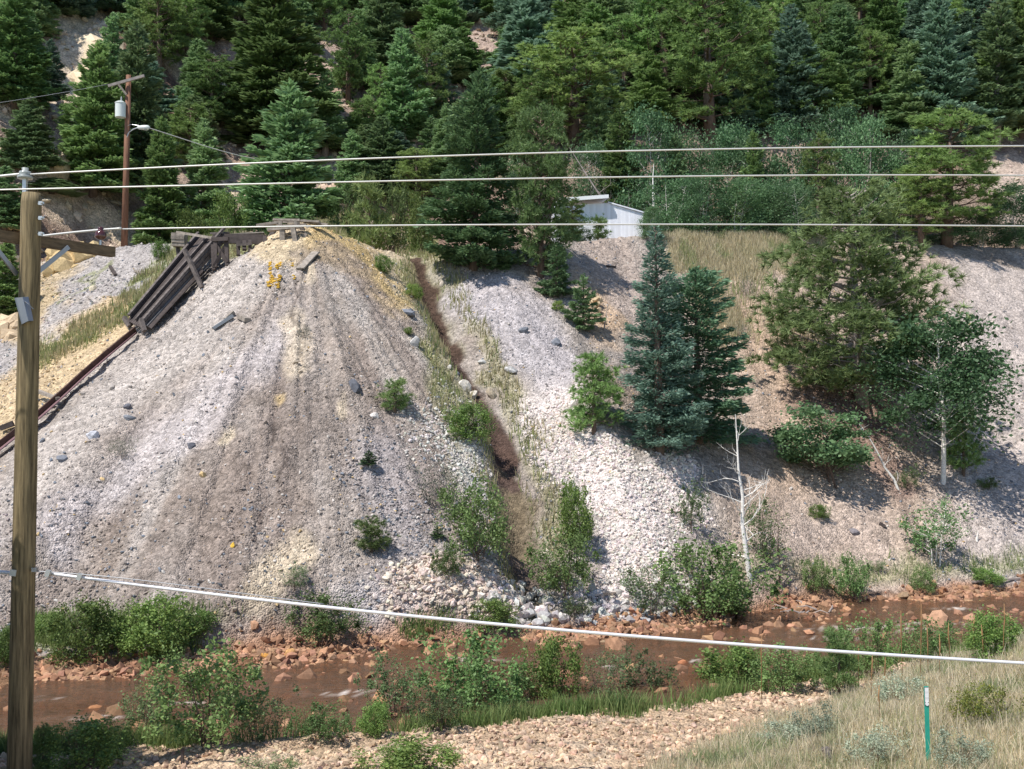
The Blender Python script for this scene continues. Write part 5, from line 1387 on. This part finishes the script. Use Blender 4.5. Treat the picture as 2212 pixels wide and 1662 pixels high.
# chute
ch = empty('timber_chute', at(300, 715, 41.0), 'long dark timber ore chute running down the left side of the cone', 'chute')
UL, UR = at(428, 514, 42.4), at(484, 508, 40.6)
LL, LR = at(278, 694, 38.0), at(306, 709, 36.95)
mb = MB()
def board(mb, a, b_, c, d, th_=.06):
    a, b_, c, d = map(Vector, (a, b_, c, d)); n_ = (b_ - a).cross(d - a).normalized() * th_
    P = [a, b_, c, d]; P += [p + n_ for p in P]
    mb.add([tuple(p) for p in P], [(0, 3, 2, 1), (4, 5, 6, 7), (0, 1, 5, 4), (1, 2, 6, 5), (2, 3, 7, 6), (3, 0, 4, 7)])
nf = 7
for i in range(nf):
    f0, f1 = i / nf + .008, (i + 1) / nf - .008
    board(mb, UL.lerp(UR, f0), UL.lerp(UR, f1), LL.lerp(LR, f1), LL.lerp(LR, f0))
mb.build('floor', M_WOODD, ch)
hup = Vector((0, 0, .55))
for nm, U, Lw, hh2, mt in (('side_board', UL, LL, .26, M_WOODD), ('side_board', UR, LR, .28, M_WOOD)):
    mb = MB()
    for q in range(2):
        z0 = Vector((0, 0, -.25 + q * (hh2 + .1) / 2 + (q * .02)))
        z1 = Vector((0, 0, -.25 + (q + 1) * (hh2 + .1) / 2))
        board(mb, U + z0, U + z1, Lw + z1 * 1, Lw + z0, .07)
    mb.build(nm, mt, ch)
mb = MB(); mb.beam(UR + Vector((.03, -.05, .27)), LR + Vector((.03, -.05, .22)), .12, .09, jit=.02); mb.beam(UL + Vector((0, 0, .2)), LL + Vector((0, 0, .2)), .1, .08); mb.build('top_rail', M_WOOD, ch)
mb = MB(); mb.beam(UL.lerp(LL, .05).lerp(UR.lerp(LR, .05), .5) + Vector((0, 0, .1)), UL.lerp(LL, .98).lerp(UR.lerp(LR, .98), .45) + Vector((0, 0, .08)), .06, .12); mb.build('divider', M_WOOD, ch)
# lower lit side planks
s0, s1 = at(418, 570, 41.9), at(318, 712, 40.8)
mb = MB()
board(mb, at(420, 560, 40.2), at(434, 574, 39.4), at(318, 704, 36.9), at(302, 698, 37.4), .05)
mb.build('apron_board', simple('smooth_grey_board', (.155, .15, .15), .7, 0, 3, .25, (1, 1, 1)), ch)
mb = MB(); board(mb, at(435, 579, 39.3), at(439, 586, 39.25), at(327, 710, 36.8), at(320, 706, 36.85), .06); mb.build('stringer', M_WOODD, ch)
for (a, b_, Y) in (((398, 540), (436, 622), 38.9), ((383, 532), (388, 558), 42.6), ((304, 690), (312, 716), 36.8), ((268, 686), (280, 706), 38.2)):
    mb = MB(); bm3(mb, a, b_, .13, .13, Y, Y - .2); mb.build('post', M_WOOD, ch)
mb = MB()
for y, w_ in ((508, .0), (515, .05), (522, 0), (530, -.05)):
    bm3(mb, (374, y), (402, y + 1), .5 + w_, .13, 42.5, 42.5)
mb.build('crib', M_WOODL, ch)
mb = MB(); bm3(mb, (383, 502), (470, 516), .12, .08, 41.8, 40.6); mb.build('plank', M_WOODL, ch)
af = empty('timber_bent', at(478, 580, 39.4), 'dark cross-braced timber bent under the chute head', 'trestle')
for nm, a, b_ in (('leg', (466, 520), (465, 578)), ('leg', (489, 518), (491, 574)), ('leg', (460, 530), (462, 584)), ('cross_brace', (468, 530), (492, 568)), ('cross_brace', (489, 528), (463, 575)), ('cap_beam', (458, 518), (494, 516))):
    mb = MB(); bm3(mb, a, b_, .13, .13, 39.5, 39.3); mb.build(nm, M_WOODD, af)
# flume below the chute
fl = empty('steel_flume', at(150, 850, 40.0), 'half buried rusty purple steel flume continuing below the chute', 'flume')
m_fl = simple('purple_rusty_steel', (.23, .135, .14), .6, .2, 5, .3)
pts_t = [(288, 716), (230, 762), (170, 816), (120, 862), (70, 908), (-30, 985)]
tp = []
for x, y in pts_t:
    q = hit(x + 6, y + 16); tp.append(q)
mb = MB()
wds = [.14, .25, .36, .44, .42, .40]
for i in range(len(tp) - 1):
    a, b_ = tp[i], tp[i + 1]
    o0 = Vector((.2, -.55, -.12)).normalized() * wds[i]; o1 = Vector((.2, -.55, -.12)).normalized() * wds[i + 1]
    lift = Vector((0, -.06, .18))
    P = [a + lift, a + lift + o0, b_ + lift + o1, b_ + lift]
    board(mb, P[0], P[1], P[2], P[3], .03)
mb.build('floor_plate', m_fl, fl)
mb = MB()
for i in range(len(tp) - 1):
    mb.beam(tp[i] + Vector((-.02, 0, .26)), tp[i + 1] + Vector((-.02, 0, .26)), .05, .24)
mb.build('side_plate', simple('dark_rusty_steel', (.10, .06, .045), .7, .2, 6, .4), fl)
def loose(a, b_, w, h, label, mat, name='timber', lift=.06):
    p, q = hit(*a), hit(*b_)
    mb = MB(); up = Vector((0, 0, lift)); mb.beam(p + up, q + up, w, h, jit=.02); o = mb.build(name, mat)
    return tag(o, label, 'timber')
loose((648, 585), (682, 550), .30, .05, 'flat grey board lying just below the trestle', M_WOODL, 'board')
loose((460, 715), (502, 692), .22, .10, 'grey-blue board lying on the left of the cone', simple('blue_grey_board', (.26, .28, .30), .9), 'board')
loose((488, 695), (504, 680), .18, .12, 'short timber end above the grey-blue board', M_WOODL)
loose((518, 690), (535, 697), .2, .14, 'short pale block right of the grey-blue board', M_WOODL)
loose((80, 868), (125, 884), .13, .1, 'pale timber lying across the flume near the pole', M_WOODL, lift=.3)
loose((70, 905), (120, 890), .1, .05, 'thin strip of timber beside the flume', M_WOODL, lift=.15)
loose((0, 940), (28, 930), .2, .15, 'dark sleepers at the left edge by the flume', M_WOODD, lift=.2)
loose((238, 580), (250, 598), .12, .08, 'short dark timber on the grey slope behind the near pole', M_WOODD)
loose((292, 590), (310, 597), .12, .08, 'bleached stick on the left green strip', M_WOODL, 'stick')
loose((1310, 560 + 18), (1330, 580), .08, .06, 'stick in the shade below the shed', M_WOODD, 'stick')
loose((1900, 1135), (1912, 1143), .12, .08, 'short dark log low on the right slope', M_WOODD, 'log')
loose((1000, 1080), (1070, 1072), .06, .05, 'pale branch lying across the lower gully', M_DEADBARK, 'branch')
loose((2100, 1262), (2212, 1256), .06, .06, 'long grey branch along the far bank at the right', M_DEADBARK, 'branch')
loose((740, 398 + 90), (790, 488), .1, .06, 'pale plank end beyond the trestle', M_WOODL, 'board')
# root snag by the bank
sn = empty('driftwood_pile', hit(1740, 1325), 'pile of driftwood sticks on the gravel below the cut bank', 'driftwood')
rs2 = random.Random(8)
for i in range(12):
    p = hit(1740 + rs2.uniform(-40, 60), 1325 + rs2.uniform(-12, 14)); a = rs2.random() * 6.28; l_ = rs2.uniform(.3, .8)
    mb = MB(); mb.tube([p + Vector((0, 0, .05)), p + Vector((math.cos(a) * l_ * .5, math.sin(a) * l_ * .4, .15)), p + Vector((math.cos(a) * l_, math.sin(a) * l_, .1))], [.025, .02, .01], 5); mb.build('stick', M_DEADBARK, sn)
# yellow sulphur-coloured mineral patches
def crust(spots, label, n, seed):
    rng = np.random.default_rng(seed); V = []; F = []; Cc = []
    c0 = None
    for (x, y, r) in spots:
        for i in range(n):
            a = rng.random() * 6.28; q = r * math.sqrt(rng.random())
            p = hit(x + math.cos(a) * q * .6, y + math.sin(a) * q)
            if c0 is None: c0 = np.array(p)
            s = rng.uniform(.02, .055)
            F.append(IF + 12 * len(V)); V.append(IV * (1 + rng.uniform(-.3, .3, (12, 1))) * s * np.array([1.2, 1, .6]) + np.array(p) + np.array([0, 0, s * .3]) - c0); Cc.append(np.tile(np.array((.66, .42, .07)) * rng.uniform(.75, 1.1), (12, 1)))
    me = mesh_from('yellow_crust', np.concatenate(V), [np.concatenate(F)], np.concatenate(Cc))
    o = link('yellow_crust', me, M_STONE); o.location = c0
    return tag(o, label, 'mineral crust', kind='stuff')
crust([(583, 572, 5), (584, 582, 5), (585, 592, 6), (587, 602, 6), (590, 612, 9), (582, 616, 7), (600, 608, 8), (600, 620, 6), (606, 574, 5), (598, 578, 5), (604, 600, 5)], 'orange-yellow crust stain below the trestle', 14, 3)
boulder(503, 1184, 11, 10, (.78, .50, .08), 'small bright yellow lump low on the cone', 60)
crust([(632, 575, 5), (636, 601, 4)], 'faint yellow crust right of the larger orange-yellow one', 7, 5)

# ------------------------------------------------------------------ marker post
mf = hit(2006, 1646); mt_ = at(2000.5, 1483, mf.y)
mk = empty('marker_post', mf, 'green marker post with a white label near the bottom right', 'marker post')
wv = 9 * mf.y / F_
mb = MB(); mb.beam(mf + Vector((0, 0, -.3)), mt_, wv, .02, up=(0, 1, 0)); mb.build('post', simple('green_plastic', (.03, .34, .25), .5, 0, 3, .12), mk)
def pt(f): return mf.lerp(mt_, f)
fwd = Vector((0, -.014, 0))
mb = MB()
for f0, f1 in ((.93, .985), (.915, .928), (.85, .912), (.835, .847), (.79, .832)):
    mb.beam(pt(f0) + fwd, pt(f1) + fwd, wv * .9, .004, up=(0, 1, 0))
mb.build('white_label', simple('white_sticker', (.8, .8, .8), .5), mk)
mb = MB(); c = pt(.765) + fwd; mb.tube([c, c + Vector((0, -.006, 0))], wv * .43, 20); mb.build('round_sticker', simple('white_dot', (.8, .8, .8), .5), mk)
mb = MB(); mb.beam(pt(.738) + fwd * .9, pt(.99) + fwd * .9, wv * .96, .003, up=(0, 1, 0)); mb.build('dark_backing', simple('dark_backing', (.05, .05, .09), .6), mk)
q0, q1 = hit(1776, 1622), hit(1792, 1652); mb = MB(); mb.tube([q0 + Vector((0, 0, .02)), q0.lerp(q1, .5) + Vector((.02, 0, .09)), q1 + Vector((0, 0, .05))], [.03, .055, .04], 8); o = mb.build('log', M_WOOD); tag(o, 'grey-brown dead log in the dry grass at the bottom', 'log')
mb = MB(); p = hit(394, 1655); mb.beam(p + Vector((0, 0, -.1)), p + Vector((0, 0, .25)), .04, .04); o = mb.build('stake', M_WOODD); tag(o, 'short dark stake at the bottom edge left of centre', 'stake')
